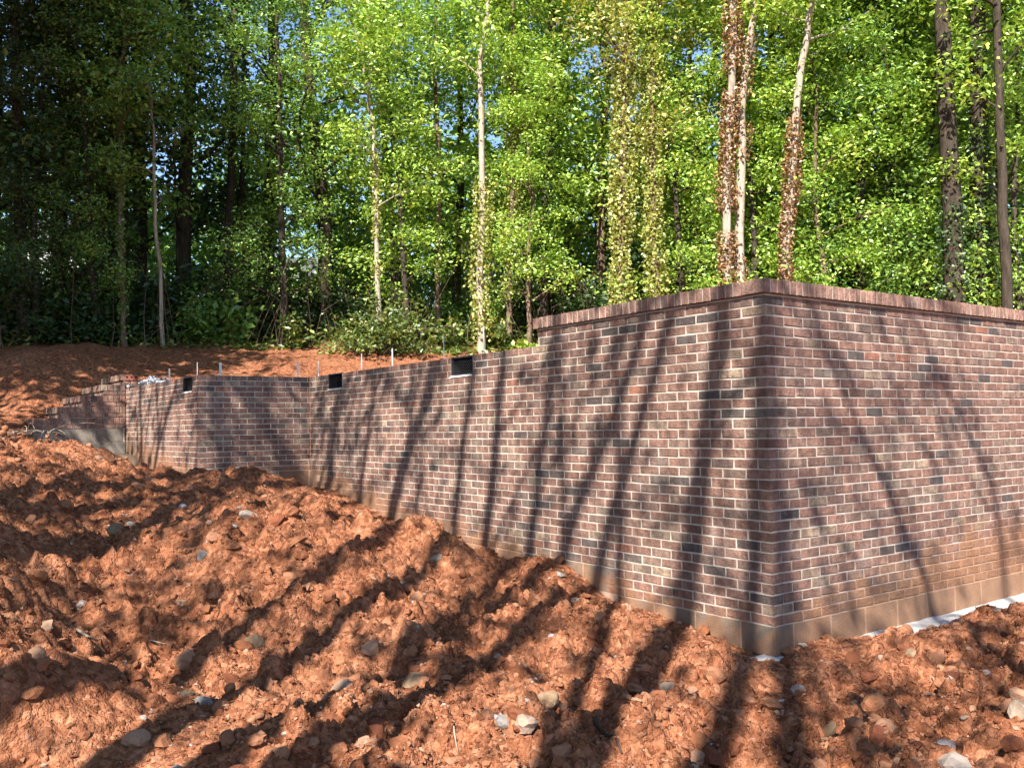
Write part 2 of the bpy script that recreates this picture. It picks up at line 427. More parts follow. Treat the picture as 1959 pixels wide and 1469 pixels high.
def height(x, y):
    x = np.asarray(x, float); y = np.asarray(y, float)
    h = base_h(x, y)
    d = np.hypot(x - CAM[0], y - CAM[1])
    near = np.clip((16 - d) / 8, 0.45, 1) * np.clip((60 - d) / 30, .1, 1)
    dl = np.degrees(np.arctan2(y - CAM[1], x - CAM[0]) - YAW)          # + left of view
    flat = np.clip((dl - 13) / 6, 0, 1) * np.clip((6.2 - d) / 1.5, 0, 1)  # trodden patch in the left foreground
    rough = (1 - .8 * flat) * near
    wall = np.clip(np.minimum(np.abs(x) + 5 * (y < -.3) + 5 * (y > 7.4), 9) / .5, .15, 1)
    wall = np.minimum(wall, np.clip(np.where(x > -.3, np.abs(y + .1), 9) / .6, .12, 1))
    h = h + rough * wall * (.19 * fbm(x * .95, y * .95, 4, 3) + .10 * fbm(x * 3.2, y * 3.2, 4, 11) - .085)
    # ridged scrape marks on the heap
    rd = 1 - np.abs(fbm(x * 1.7 + y * .6, y * 1.7 - x * .9, 3, 31))
    h = h + rough * wall * .07 * (rd ** 3 - .35)
    # crumbly clods: rounded lumps with sharp creases between them
    wx = x + .05 * fbm(x * 7, y * 7, 2, 33); wy = y + .05 * fbm(x * 7 + 9, y * 7, 2, 35)
    dn = .5 + .8 * vnoise(x * 1.3, y * 1.3, 37)
    bil = .12 * np.abs(fbm(wx * 3.3, wy * 3.3, 2, 63)) + .075 * np.abs(fbm(wx * 8.5, wy * 8.5, 2, 65)) + .040 * np.abs(fbm(wx * 17, wy * 17, 2, 67)) + .010 * np.abs(fbm(wx * 40, wy * 40, 2, 69))
    h = h + rough * wall * dn * bil
    cl = rough * wall * (lumps(wx, wy, .42, 41, .10, .36, .6) * .8 + lumps(wx + .3, wy, .16, 47, .14, .5, .9) * 1.0 + lumps(wx, wy, .075, 53, .2, .55, .95) * 1.0)
    h = h + cl + flat * (.4 * lumps(x, y, .11, 61, .05, .3, .35) + .012 * np.abs(fbm(wx * 12, wy * 12, 3, 73)))
    return h
def hz(x, y): return float(height(np.array([x]), np.array([y]))[0])
def hit(x, y, dmax=22):
    """where the pixel's ray meets the soil"""
    d = ray(x, y); d = d / math.hypot(d[0], d[1])
    k = np.linspace(2.2, dmax, 900)
    P = CAM + k[:, None] * d
    below = P[:, 2] < height(P[:, 0], P[:, 1])
    i = int(np.argmax(below)) if below.any() else len(k) - 1
    return P[i]

# ------------------------------------------------------------------ ground sheet (fine where it is near and in view)
ang_f = np.linspace(-36, 36, 560)
ang_c = np.linspace(36, 324, 80)[1:-1]
ang = np.radians(np.concatenate([ang_f, ang_c])) + YAW
rad = np.concatenate([[.02, .6, 1.2, 1.8], np.geomspace(2.3, 13, 600), np.geomspace(13.1, 40, 130), np.geomspace(42, 420, 26)])
AA, RR = np.meshgrid(ang, rad)
GX = CAM[0] + RR * np.cos(AA); GY = CAM[1] + RR * np.sin(AA)
GZ = height(GX, GY)
na, nr = len(ang), len(rad)
i = np.arange(nr - 1)[:, None] * na; j = np.arange(na)[None, :]; j2 = (j + 1) % na
q = np.stack([i + j, i + na + j, i + na + j2, i + j2], -1).reshape(-1, 4)
wood = np.clip(edge_dist(GX, GY) / 1.2 + .4 * fbm(GX * 1.5, GY * 1.5, 3, 71) + .25, 0, 1)
g_me = mesh_from('ground', np.stack([GX, GY, GZ], -1).reshape(-1, 3), q, M_SOIL, {'wood': wood.ravel()}, smooth=True)
ground = obj('ground', g_me, kind='structure')
ground['label'] = 'red clay ground heaped in front of the brick wall'

# ------------------------------------------------------------------ masonry
CO = 0.0677; BL = 0.2032; JT = 0.0102
LINE = lambda k: (32 - k) * CO
def brick_mesh(name, L, H, D, seed, mat):
    """local: x along the face, y into the wall (0 = face), z up; origin at the lower left of the face"""
    r = np.random.default_rng(seed); c = .0035
    j = lambda: r.uniform(-.0021, .0021)
    v = []
    for (x, z) in ((0, 0), (L, 0), (L, H), (0, H)):
        v.append((x + j() * .6, D, z))
    for (x, z) in ((0, 0), (L, 0), (L, H), (0, H)):
        v.append((x + j(), c + abs(j()), z + j()))
    for (x, z) in ((c, c), (L - c, c), (L - c, H - c), (c, H - c)):
        v.append((x + j() * 1.5, j() * .7, z + j() * 1.5))
    f = [(8, 9, 10, 11)]
    for a in range(4):
        b = (a + 1) % 4
        f.append((4 + a, 4 + b, 8 + b, 8 + a)); f.append((a, b, 4 + b, 4 + a))
    f.append((3, 2, 1, 0))
    return mesh_from(name, v, np.array(f), mat)
_bm_cache = {}
def bmesh_of(L, H, D, k, cap=False):
    key = (round(L, 3), round(H, 3), round(D, 3), k, cap)
    if key not in _bm_cache:
        _bm_cache[key] = brick_mesh('brick', L, H, D, hash(key) % 100000, M_CAP if cap else M_BRICK)
    return _bm_cache[key]

class Wall:
    """a brick wall; o = lower left of its face, ax = direction along the face seen from outside, inn = into the wall"""
    def __init__(s, name, label, o, ax, inn, cat='wall'):
        s.root = empty(name, o, label, cat); s.o = np.array(o, float); s.ax = np.array(ax, float); s.inn = np.array(inn, float)
        s.todo = []
        s.M = Matrix(((ax[0], inn[0], 0), (ax[1], inn[1], 0), (0, 0, 1)))
    def brick(s, a, z, L=BL - JT, H=CO - JT, D=.092, proud=0.0, name='brick'):
        s.todo.append((name, a, z, L, H, D, proud))
    def world(s, a, z): return s.o + s.ax * a + np.array([0, 0, z])
    def part(s, name, mb, mat, smooth=False, kind=None, parent=None):
        """mb in wall coordinates (along, into, up)"""
        return s._link(name, mb.mesh(name, mat, smooth), kind, parent)
    def _link(s, name, me, kind=None, parent=None):
        o = obj(name, me, parent or s.root, kind=kind)
        if parent is None:
            o.rotation_euler = s.M.to_euler()
        return o
    def build(s, limit=300):
        r = np.random.default_rng(len(s.todo) + 5)
        byname = {}
        for t in s.todo: byname.setdefault(t[0], []).append(t)
        eul = s.M.to_euler()
        for nm, ts in byname.items():
            # the ones that show largest: nearest to the viewpoint and inside the picture
            def score(t):
                p = s.world(t[1] + t[3] / 2, t[2]) - CAM
                z = p @ _fw
                if z <= 0: return 1e9
                px_, py_ = 979.5 + F_PX * (p @ RT) / z, 734.5 - F_PX * (p @ UP) / z
                out = max(0, -px_, px_ - 1959, -py_, py_ - 1469)
                hid = 3.0 if s.world(t[1], t[2])[2] < base_h(np.array([s.world(t[1], 0)[0] - .25]), np.array([s.world(t[1], 0)[1] - .2]))[0] else 0
                return np.linalg.norm(p) + (50 if out > 5 else 0) + hid
            ts = sorted(ts, key=score) if len(ts) > limit else ts
            for t in ts[:limit]:
                _, a, z, L, H, D, pr = t
                o = obj(nm, bmesh_of(L, H, D, int(r.integers(5)), nm == 'cap_brick'), s.root)
                jj = r.normal(0, 1, 4)
                o.location = s.M @ Vector((a + .0008 * jj[0], -pr + .0005 * max(-2, min(2, jj[1])), z + .0007 * jj[2]))
                o.rotation_euler = eul
                o.rotation_euler.z += .004 * jj[3]
            rest = ts[limit:]
            if rest:
                mb = MB()
                for _, a, z, L, H, D, pr in rest:
                    src = bmesh_of(L, H, D, int(r.integers(5)))
                    v = np.empty(len(src.vertices) * 3, dtype=np.float32); src.vertices.foreach_get('co', v)
                    v = v.reshape(-1, 3) + np.array([a, -pr + max(-.001, min(.001, r.normal(0, .0006))), z + r.normal(0, .0007)])
                    mb.add(v, np.array([tuple(p.vertices) for p in src.polygons]), r.random())
                o = s._link('further_bricks', mb.mesh('further_bricks', M_BRICKJ, attr='rnd'), 'stuff')

def running(w, L, k0_fn, k1, holes=(), start=None, end_full=True, flip=0):
    """courses k0(a)..k1 (top line index k: course between LINE(k) and LINE(k-1)); start(k) = where the course begins"""
    kmax = 40
    for k in range(k1 + 1, kmax):
        a = start(k)
        while a < L - .03:
            ln = min(BL - JT, L - a)
            mid = a + ln / 2
            segs = [(a, a + ln)]
            for (h0, h1, ka, kb) in holes:
                if ka < k <= kb:
                    ns = []
                    for (p, q_) in segs:
                        if q_ <= h0 or p >= h1: ns.append((p, q_))
                        else:
                            if p < h0 - .02: ns.append((p, h0 - .004))
                            if q_ > h1 + .02: ns.append((h1 + .004, q_))
                    segs = ns
            for (p, q_) in segs:
                if k <= k0_fn((p + q_) / 2):
                    w.brick(p, LINE(k) + JT / 2, q_ - p)
            a += BL

def blocks(w, L, top_fn, z_floor_fn, seed):
    """concrete blocks under the bricks, each a piece of its own, face a few mm behind the brick face"""
    r = np.random.default_rng(seed); a = -.2
    W_, H_ = .4064, .2032
    row = 0
    for row in range(0, 8):
        a = -.2032 if row % 2 == 0 else 0.0
        while a < L:
            a0, a1 = max(a, 0.0), min(a + W_ - JT, L)
            if a1 - a0 > .04:
                m = (a0 + a1) / 2
                top = top_fn(m) - row * H_ - JT / 2
                if top > z_floor_fn(m):
                    mb = MB(); c = .004; H = H_ - JT; d = .0005
                    v = [(a0, .15, top - H), (a1, .15, top - H), (a1, .15, top), (a0, .15, top),
                         (a0, d + c, top - H), (a1, d + c, top - H), (a1, d + c, top), (a0, d + c, top),
                         (a0 + c, d, top - H + c), (a1 - c, d, top - H + c), (a1 - c, d, top - c), (a0 + c, d, top - c)]
                    v = np.array(v) + r.uniform(-.0012, .0012, (12, 3))
                    f = [(8, 9, 10, 11), (3, 2, 1, 0)]
                    for x in range(4):
                        y = (x + 1) % 4
                        f += [(4 + x, 4 + y, 8 + y, 8 + x), (x, y, 4 + y, 4 + x)]
                    mb.add(v, np.array(f))
                    w.part('concrete_block', mb, M_BLOCK)
            a += W_

def mortar(w, segs):
    mb = MB()
    for (a0, a1, z0, z1) in segs: mb.box((a0, .0042, z0), (a1, .2, z1))
    return w.part('mortar_core', mb, M_MORTAR)

def vent(w, a0, a1, k0, k1, seed):
    """foundation vent: dark sheet in the opening, frame, diamond mesh, mortar sill; wall coordinates"""
    z0, z1 = LINE(k1) + .012, LINE(k0)
    mb = MB()
    t = .014
    mb.box((a0, .003, z0), (a0 + t, .12, z1)); mb.box((a1 - t, .003, z0), (a1, .12, z1))
    mb.box((a0 + t, .003, z1 - t), (a1 - t, .12, z1)); mb.box((a0 + t, .003, z0), (a1 - t, .12, z0 + t))
    fr = w.part('vent', mb, M_BLACK)
    mb = MB(); mb.box((a0 + t, .11, z0 + t), (a1 - t, .118, z1 - t))
    w.part('vent_dark_sheet', mb, M_DARK, parent=fr)  # near-black sheet painted as the darkness behind the mesh
    mb = MB()
    nx = 9; dx = (a1 - a0 - 2 * t) / nx; nz = 5; dz = (z1 - z0 - 2 * t) / nz
    for ix in range(nx):
        for iz in range(nz):
            xc = a0 + t + (ix + .5) * dx; zc = z0 + t + (iz + .5) * dz
            p = [(xc - dx / 2, zc), (xc, zc + dz / 2), (xc + dx / 2, zc), (xc, zc - dz / 2)]
            for e in range(4):
                (xa, za), (xb, zb) = p[e], p[(e + 1) % 4]
                mb.tube([(xa, .026, za), (xb, .032, zb)], [.0022, .0022], 3)
    w.part('vent_mesh', mb, M_BLACK, parent=fr)
    r = np.random.default_rng(seed); mb = MB(); n = 14
    xs = np.linspace(a0 - .012, a1 + .004, n)
    prof = []
    for x in xs:
        u = r.uniform(.006, .016)
        prof.append([(x, -.004 - r.uniform(0, .006), z0 - .014), (x, -.003 - r.uniform(0, .006), z0 - .002 + u * .3), (x, .03, z0 + u), (x, .10, z0 + u * .6)])
    P = np.array(prof); m = P.shape[1]
    i = np.arange(n - 1)[:, None] * m; jx = np.arange(m - 1)[None, :]
    mb.add(P.reshape(-1, 3), np.stack([i + jx, i + m + jx, i + m + jx + 1, i + jx + 1], -1).reshape(-1, 4))
    w.part('vent_sill', mb, M_SILL, True, parent=fr)

def strap(w, a, z, h=.2, inn=.05, wd=.022, tilt=0.0):
    mb = MB()
    v0 = np.array([(-wd / 2, 0, -.03), (wd / 2, 0, -.03), (wd / 2, .004, -.03), (-wd / 2, .004, -.03),
                   (-wd / 2 + tilt, 0, h), (wd / 2 + tilt, 0, h), (wd / 2 + tilt, .004, h), (-wd / 2 + tilt, .004, h)]) + np.array([a, inn, z])
    mb.add(v0, [(0, 3, 2, 1), (4, 5, 6, 7), (0, 1, 5, 4), (1, 2, 6, 5), (2, 3, 7, 6), (3, 0, 4, 7)])
    w.part('anchor_strap', mb, M_STRAP)

L1, R1, Y3 = 7.3904, 1.4476, 11.114
CAPE = 2.4578
# -- long wall (face X = 0), seen from outside its left end is the inner corner: along = -Y
w1 = Wall('brick_wall', 'long brick wall with black vents, running left from the capped corner', (0, L1, 0), (0, -1, 0), (1, 0, 0))
sY = lambda a: L1 - a
def bot1(a):
    s = sY(a)
    return 32 if s < 1.65 else 29 if s < 3.9 else 26 if s < 5.6 else 23 if s < 7.17 else 20
v1 = (L1 - 3.8926, L1 - 3.4925, 2, 5); v2 = (L1 - 6.815, L1 - 6.415, 2, 5)
def st1(k):     # bond is set out from the corner: header showing on this face when k is odd
    e = L1 - (.1016 if k % 2 else 0.0)      # right end of the bond
    n = math.floor(e / BL); a = e - n * BL
    return a if a < .05 else a - BL
def run1(k0, k1, alim):
    for k in range(k0 + 1, k1 + 1):
        off = .1016 if k % 2 else 0.0
        i_ = 0
        while True:
            b = L1 - off - i_ * BL - (0 if off == 0 and i_ == 0 else JT / 2 * 0); i_ += 1
            p, q_ = b - BL + JT, b
            if q_ < .02 + alim: break
            p = max(p, alim + (.004 if alim == 0 else 0))
            segs = [(p, q_)]
            for (h0, h1, ka, kb) in (v1, v2):
                if ka < k <= kb:
                    ns = []
                    for (x, y) in segs:
                        if y <= h0 or x >= h1: ns.append((x, y)); continue
                        if x < h0 - .02: ns.append((x, h0 - .003))
                        if y > h1 + .02: ns.append((h1 + .003, y))
                    segs = ns
            for (x, y) in segs:
                if k <= bot1((x + y) / 2): w1.brick(x, LINE(k) + JT / 2, y - x)
run1(2, 32, 0.0)
run1(0, 2, L1 - CAPE)
mortar(w1, [(L1 - CAPE + .006, L1 - .0095, -.2, LINE(0) + .008), (0, v2[0], -.1, LINE(2) - .006), (v2[1], v1[0], -.1, LINE(2) - .006), (v1[1], L1 - CAPE, -.1, LINE(2) - .006),
            (v2[0], v2[1], -.1, LINE(5)), (v1[0], v1[1], -.1, LINE(5))])
blocks(w1, L1, lambda a: LINE(bot1(a)), lambda a: -.25 if sY(a) < 1.65 else -.05 if sY(a) < 3.9 else .15, 3)
vent(w1, v1[0], v1[1], 2, 5, 1); vent(w1, v2[0], v2[1], 2, 5, 2)
for px_, t in ((608.9, 0), (691.5, .002), (750.5, 0), (849, .003), (926, -.002)):
    strap(w1, L1 - pax(px_, 700, 0, .05)[1], LINE(2), .2 if px_ < 800 else .26, .05, .022 if px_ < 800 else .012, t)
def cap_row(w, a0, a1):
    n = round((a1 - a0) / CO); pit = (a1 - a0) / n
    for i_ in range(n):
        w.brick(a0 + i_ * pit + JT / 2, LINE(0) + JT, pit - JT * .8, .0925, .19, .030, 'cap_brick')
    mb = MB(); mb.box((a0 + .004, -.0255, LINE(0) + .0115), (a1 - .004, .16, LINE(0) + JT + .0885)); w.part('cap_mortar', mb, M_MORTAR)
cap_row(w1, L1 - CAPE - .03, L1 - .172)
w1.brick(L1 - .172 + JT / 2, LINE(0) + JT, .196, .0925, .055, .030, 'cap_brick')     # corner cap brick lying along the wall
w1.build()
# -- right wall (face Y = 0): along = +X
w2 = Wall('brick_wall', 'tall brick wall right of the corner, under a capping of bricks on edge', (0, 0, 0), (1, 0, 0), (0, 1, 0))
L2 = 5.2
for k in range(1, 33):
    a = 0.0 if k % 2 else .1016
    a += 0 if k % 2 else 0
    while a < L2:
        w2.brick(a, LINE(k) + JT / 2, BL - JT)
        a += BL
mortar(w2, [(.0095, L2, -.2, LINE(0) + .008)])
blocks(w2, L2, lambda a: 0.0, lambda a: -.25, 5)
n_cap = 70
for i_ in range(n_cap):
    w2.brick(.034 + i_ * CO + .004, LINE(0) + JT, CO - JT * .8, .0925, .19, .030, 'cap_brick')
mb = MB(); mb.box((.03, -.0255, LINE(0) + .0115), (L2, .16, LINE(0) + JT + .0885)); w2.part('cap_mortar', mb, M_MORTAR)
# footing with spilt mortar
r_ = np.random.default_rng(4); mb = MB()
xs = np.linspace(-.15, L2, 90); ys = np.array([.1, -.02, -.07, -.12, -.17, -.21, -.235, -.24])
P = np.array([[(x, y, -.193 + (.012 * fbm(np.array([x * 9]), np.array([y * 14]), 3, 8)[0] + (.018 * max(0, fbm(np.array([x * 2.5]), np.array([y * 5.0]), 3, 9)[0]) if y < -.06 else 0)) * (y < .05) - (.12 if y == -.24 else 0)) for y in ys] for x in xs])
m_ = len(ys); i = np.arange(len(xs) - 1)[:, None] * m_; jx = np.arange(m_ - 1)[None, :]
mb.add(P.reshape(-1, 3), np.stack([i + jx, i + jx + 1, i + m_ + jx + 1, i + m_ + jx], -1).reshape(-1, 4))
w2.part('footing', mb, M_CONC, True)
w2.build()
# -- return wall (face Y = L1): along = +X from the outer corner
w3 = Wall('brick_wall', 'short brick return wall facing forward, at the left end of the long wall', (-R1, L1, 0), (1, 0, 0), (0, 1, 0))
for k in range(3, 21):
    a = 0.0 if k % 2 else .1016
    while a < R1 - .02:
        w3.brick(a, LINE(k) + JT / 2, min(BL - JT, R1 - a - .004)); a += BL
mortar(w3, [(.0095, R1, .3, LINE(2) - .006)])
blocks(w3, R1, lambda a: LINE(20), lambda a: .5, 6)
strap(w3, pax(569.7, 712, 1, L1 + .05)[0] + R1, LINE(2), .2, .05, .024)
strap(w3, pax(422, 712, 1, L1 + .05)[0] + R1, LINE(2), .16, .05, .03)
w3.build()
# -- wall between the return and the steps (face X = -R1)
L4 = Y3 - L1
w4 = Wall('brick_wall', 'sunlit brick wall with a vent between the return wall and the entrance steps', (-R1, Y3, 0), (0, -1, 0), (1, 0, 0))
v4 = (L4 - (8.06 - L1), L4 - (7.66 - L1), 2, 5)
def bot4(a):
    s = Y3 - a
    return 14 if s > 10.35 else 17 if s > 9.4 else 20
for k in range(3, 21):
    off = .1016 if k % 2 else 0.0; i_ = 0
    while True:
        q_ = L4 - off - i_ * BL; i_ += 1
        p = max(q_ - BL + JT, .004)
        if q_ < .03: break
        segs = [(p, q_)]
        if v4[2] < k <= v4[3]:
            ns = []
            for (x, y) in segs:
                if y <= v4[0] or x >= v4[1]: ns.append((x, y)); continue
                if x < v4[0] - .02: ns.append((x, v4[0] - .003))
                if y > v4[1] + .02: ns.append((v4[1] + .003, y))
            segs = ns
        for (x, y) in segs:
            if k <= bot4((x + y) / 2): w4.brick(x, LINE(k) + JT / 2, y - x)
mortar(w4, [(0, v4[0], .5, LINE(2) - .006), (v4[1], L4 - .0095, .5, LINE(2) - .006), (v4[0], v4[1], .5, LINE(5))])
blocks(w4, L4, lambda a: LINE(bot4(a)), lambda a: .9 if Y3 - a > 10.35 else .6, 7)
vent(w4, v4[0], v4[1], 2, 5, 3)
strap(w4, L4 - (pax(323, 720, 0, -R1 + .05)[1] - L1), LINE(2), .17, .05, .02, .01)
strap(w4, L4 - (pax(325, 720, 0, -R1 + .06)[1] - L1), LINE(2), .17, .06, .016, -.012)
strap(w4, L4 - (pax(377, 706, 0, -R1 + .05)[1] - L1), LINE(2), .17, .05, .012)
mb = MB(); mb.box((-.1, -.35, .62), (L4 - (10.35 - L1), .1, LINE(14) - .2132)); w4.part('footing', mb, simple_mat('stained_footing', (0.112, 0.070, 0.045), (0.238, 0.168, 0.119), 7, .95, 60, .7, .01))
w4.build()

# -- entrance steps: along = +X on the side face Y = Y3, treads rise towards the wall
ZB = 1.41; RISE = .17
NX = [-2.70, -2.387, -2.08, -1.77, -1.475]      # face of each riser at the near side
YW = 1.55                                       # width of the flight
st = Wall('entrance_steps', 'unfinished brick entrance steps on grey blocks left of the sunlit wall', (-2.70, Y3, 0), (1, 0, 0), (0, 1, 0), 'steps')
for i_ in range(5):
    z = ZB + i_ * RISE; x0 = NX[i_] + 2.70; xe = 1.25 if i_ < 4 else 1.62
    a = x0 + (0 if i_ % 2 else -.1016)
    while a < xe - .03:                         # a stretcher course
        p, q_ = max(a, x0), min(a + BL - JT, xe - .003)
        if q_ - p > .03: st.brick(p, z + JT / 2, q_ - p, CO - JT)
        a += BL
    if i_ < 4:
        a = x0 - .028                           # bricks on edge: the tread row shows its ends on the side
        n_ = round((xe - a - .003) / .083); pit = (xe - a - .003) / n_
        for t in range(n_): st.brick(a + t * pit + .004, z + CO + .004, pit - .008, .0925, .19, .004, 'tread_brick')
mb = MB()
for i_ in range(5):
    z = ZB + i_ * RISE; x0 = NX[i_] + 2.70
    mb.box((x0 + .012, .012 + .002 * i_, z - .02), (1.62 if i_ == 4 else 1.25, YW - .012 - .002 * i_, z + (RISE - .016 if i_ < 4 else CO - .01)))
st.part('mortar_core', mb, M_MORTAR)
# tread nosings across the flight
for i_ in range(5):
    z = ZB + i_ * RISE + CO + .004; x0 = NX[i_] + 2.70 - .03
    n_ = int(YW / CO)
    for t in range(n_):
        me = bmesh_of(CO - .009, .0925, .19, t % 5)
        o = obj('nosing_brick', me, st.root); o.location = (x0, t * CO + (.0677 if i_ < 4 else 0) + .004, z)
        o.rotation_euler = (0, 0, -math.pi / 2); o.location.y += CO - .009
# riser bricks below the nosings
for i_ in range(5):
    z = ZB + i_ * RISE + JT / 2; x0 = NX[i_] + 2.70
    for t in range(int(YW / BL)):
        o = obj('brick', bmesh_of(BL - JT, CO - JT, .092, t % 5), st.root); o.location = (x0 - .002, t * BL + .094 + BL - JT, z)
        o.rotation_euler = (0, 0, -math.pi / 2)
r_ = np.random.default_rng(12)
for row in range(3):
    z1 = ZB - row * .2032 - .005; a = -.0 if row % 2 == 0 else -.2032
    while a < 1.25:
        a0, a1 = max(a, 0), min(a + .3965, 1.245)
        if a1 - a0 > .05:
            mb = MB(); mb.box((a0, .004 + r_.uniform(0, .002), z1 - .193), (a1, .19, z1)); st.part('concrete_block', mb, M_BLOCK)
        a += .4064
mb = MB(); mb.box((.012, .011, ZB - .62), (1.24, YW - .02, ZB - .012)); st.part('block_mortar', mb, M_MORTAR)
for row in range(2):
    z1 = ZB - row * .2032 - .005
    for t in range(4):
        mb = MB(); y0 = t * .4064 + (.196 if row % 2 == 0 else .0); y1 = min(y0 + .3965, YW)
        mb.box((.0015, y0, z1 - .193), (.19, y1, z1)); st.part('concrete_block', mb, M_BLOCK)
st.build()

# loose brick with three core holes, on edge at the head of the steps
def cored_brick():
    t = empty('cored_brick', (-1.462, Y3 - .012, ZB + 4 * RISE + CO), 'loose red brick with three round holes, on edge atop the entrance steps', 'brick')
    Lb, Hb, Db = .196, .092, .058; mb = MB()
    ang_ = np.arange(12) * 2 * math.pi / 12
    n_ = 24
    # front face as three cells with round holes
    for c in range(3):
        x0, x1 = c * Lb / 3, (c + 1) * Lb / 3; cx, cz_ = (x0 + x1) / 2, Hb / 2
        ring = np.stack([cx + .017 * np.cos(ang_), np.zeros(12), cz_ + .017 * np.sin(ang_)], -1)
        sq = []
        for a_ in ang_:
            d = np.array([math.cos(a_), math.sin(a_)]); k = min((x1 - x0) / 2 / max(abs(d[0]), 1e-6), Hb / 2 / max(abs(d[1]), 1e-6))
            sq.append((cx + d[0] * k, 0, cz_ + d[1] * k))
        back = ring + np.array([0, Db * .9, 0])
        v = np.concatenate([ring, np.array(sq), back]); e = np.arange(12); e2 = (e + 1) % 12
        mb.add(v, np.stack([e, e2, e2 + 12, e + 12], -1)); mb.add(v, np.stack([e, e + 24, e2 + 24, e2], -1))
    b = obj('brick_body', mb.mesh('brick_body', M_RED), t)
    mb = MB(); v = [(0, 0, 0), (Lb, 0, 0), (Lb, 0, Hb), (0, 0, Hb), (0, Db, 0), (Lb, Db, 0), (Lb, Db, Hb), (0, Db, Hb)]
    mb.add(v, [(0, 4, 5, 1), (1, 5, 6, 2), (2, 6, 7, 3), (3, 7, 4, 0), (4, 7, 6, 5)])
    obj('brick_sides', mb.mesh('brick_sides', M_RED), t)
    obj('core_shadow', None, t) if False else None
M_RED = simple_mat('red_brick', (0.189, 0.059, 0.042), (0.280, 0.105, 0.070), 12, .9, 120, .5, .003)
cored_brick()

# ------------------------------------------------------------------ clods and stones on the soil
_ico = None
def ico():
    global _ico
    if _ico is None:
        p = (1 + 5 ** .5) / 2
        v = np.array([(-1, p, 0), (1, p, 0), (-1, -p, 0), (1, -p, 0), (0, -1, p), (0, 1, p), (0, -1, -p), (0, 1, -p), (p, 0, -1), (p, 0, 1), (-p, 0, -1), (-p, 0, 1)], float)
        v /= np.linalg.norm(v[0])
        f = np.array([(0, 11, 5), (0, 5, 1), (0, 1, 7), (0, 7, 10), (0, 10, 11), (1, 5, 9), (5, 11, 4), (11, 10, 2), (10, 7, 6), (7, 1, 8), (3, 9, 4), (3, 4, 2), (3, 2, 6), (3, 6, 8), (3, 8, 9), (4, 9, 5), (2, 4, 11), (6, 2, 10), (8, 6, 7), (9, 8, 1)])
        _ico = (v, f)
    return _ico
def rand_rot(n, r):
    q = r.normal(size=(n, 4)); q /= np.linalg.norm(q, axis=1)[:, None]
    w, x, y, z = q.T
    return np.stack([np.stack([1 - 2 * (y * y + z * z), 2 * (x * y - z * w), 2 * (x * z + y * w)], -1),
                     np.stack([2 * (x * y + z * w), 1 - 2 * (x * x + z * z), 2 * (y * z - x * w)], -1),
                     np.stack([2 * (x * z - y * w), 2 * (y * z + x * w), 1 - 2 * (x * x + y * y)], -1)], 1)
def in_house(x, y):
    return ((x > -.02) & (y > -.02) & (y < L1 + .02)) | ((x > -R1 - .02) & (y > L1 - .02)) | ((x > -2.75) & (y > Y3 - .05))
def lump_mesh(kind):
    if kind == 'tiny':
        return np.array([(1, 0, 0), (-1, 0, 0), (0, 1, 0), (0, -1, 0), (0, 0, 1), (0, 0, -1)], float), np.array([(0, 2, 4), (2, 1, 4), (1, 3, 4), (3, 0, 4), (2, 0, 5), (1, 2, 5), (3, 1, 5), (0, 3, 5)])
    v, f = ico(); vs = [tuple(q) for q in v]; cache = {}; nf = []
    def midp(a, b):
        k = (min(a, b), max(a, b))
        if k not in cache:
            m_ = np.array(vs[a]) + np.array(vs[b]); vs.append(tuple(m_ / np.linalg.norm(m_))); cache[k] = len(vs) - 1
        return cache[k]
    for a, b, c in f:
        ab, bc, ca = midp(a, b), midp(b, c), midp(c, a); nf += [(a, ab, ca), (b, bc, ab), (c, ca, bc), (ab, bc, ca)]
    return np.array(vs), np.array(nf)
def clods(kind, n, rmin, rmax, dmin, dmax, power, seed, sink=.35, jit=.25):
    r = np.random.default_rng(seed)
    d = dmin * (dmax / dmin) ** r.random(n * 2)
    a = YAW + np.radians(r.uniform(-35, 35, n * 2))
    x = CAM[0] + d * np.cos(a); y = CAM[1] + d * np.sin(a)
    dl = np.degrees(a - YAW)
    dens = np.clip(.2 + 1.5 * vnoise(x * 1.6, y * 1.6, seed + 3) - .55 * np.clip((dl - 13) / 6, 0, 1) * np.clip((6.2 - d) / 1.5, 0, 1), 0, 1)
    ok = ~in_house(x, y) & (r.random(n * 2) < dens)
    x, y, d = x[ok][:n], y[ok][:n], d[ok][:n]; n = len(x)
    rad = rmin * (rmax / rmin) ** (r.random(n) ** power)
    z = height(x, y) + rad * (sink - .2)
    v, f = lump_mesh(kind); nv = len(v)
    S = r.uniform(.6, 1.3, (n, 3)) * rad[:, None]
    # lumpy outline: a few random low waves per clod plus jitter
    K = r.normal(size=(n, 4, 3)) * 2.6; ph = r.uniform(0, 6.28, (n, 4))
    wave = np.sin(np.einsum('vk,nwk->nvw', v, K) + ph[:, None, :]).sum(-1) * .10
    V = v[None] * (1 + wave[..., None] + r.uniform(-jit, jit, (n, nv, 1)) * .55)
    V = np.einsum('nij,nkj->nki', rand_rot(n, r), V * S[:, None, :])
    V[:, :, 2] *= .8
    V += np.stack([x, y, z], -1)[:, None, :]
    F = f[None] + (np.arange(n) * nv)[:, None, None]
    rn = r.random(n) ** .9
    return V.reshape(-1, 3), F.reshape(-1, 3), np.repeat(rn, nv)
mb = MB()
for a_ in (('tiny', 44000, .005, .019, 2.6, 12.5, 1.7, 5, .4, .5), ('big', 4000, .012, .06, 2.6, 12, 2.6, 6, .25, .3)):
    V_, F_, R_ = clods(*a_); mb.add(V_, F_, R_)
o = obj('soil_clods', mb.mesh('soil_clods', M_CLOD, False, attr='rnd'), kind='stuff')
o['label'] = 'crumbly clods and pebbles strewn over the red clay'; o['category'] = 'clods'

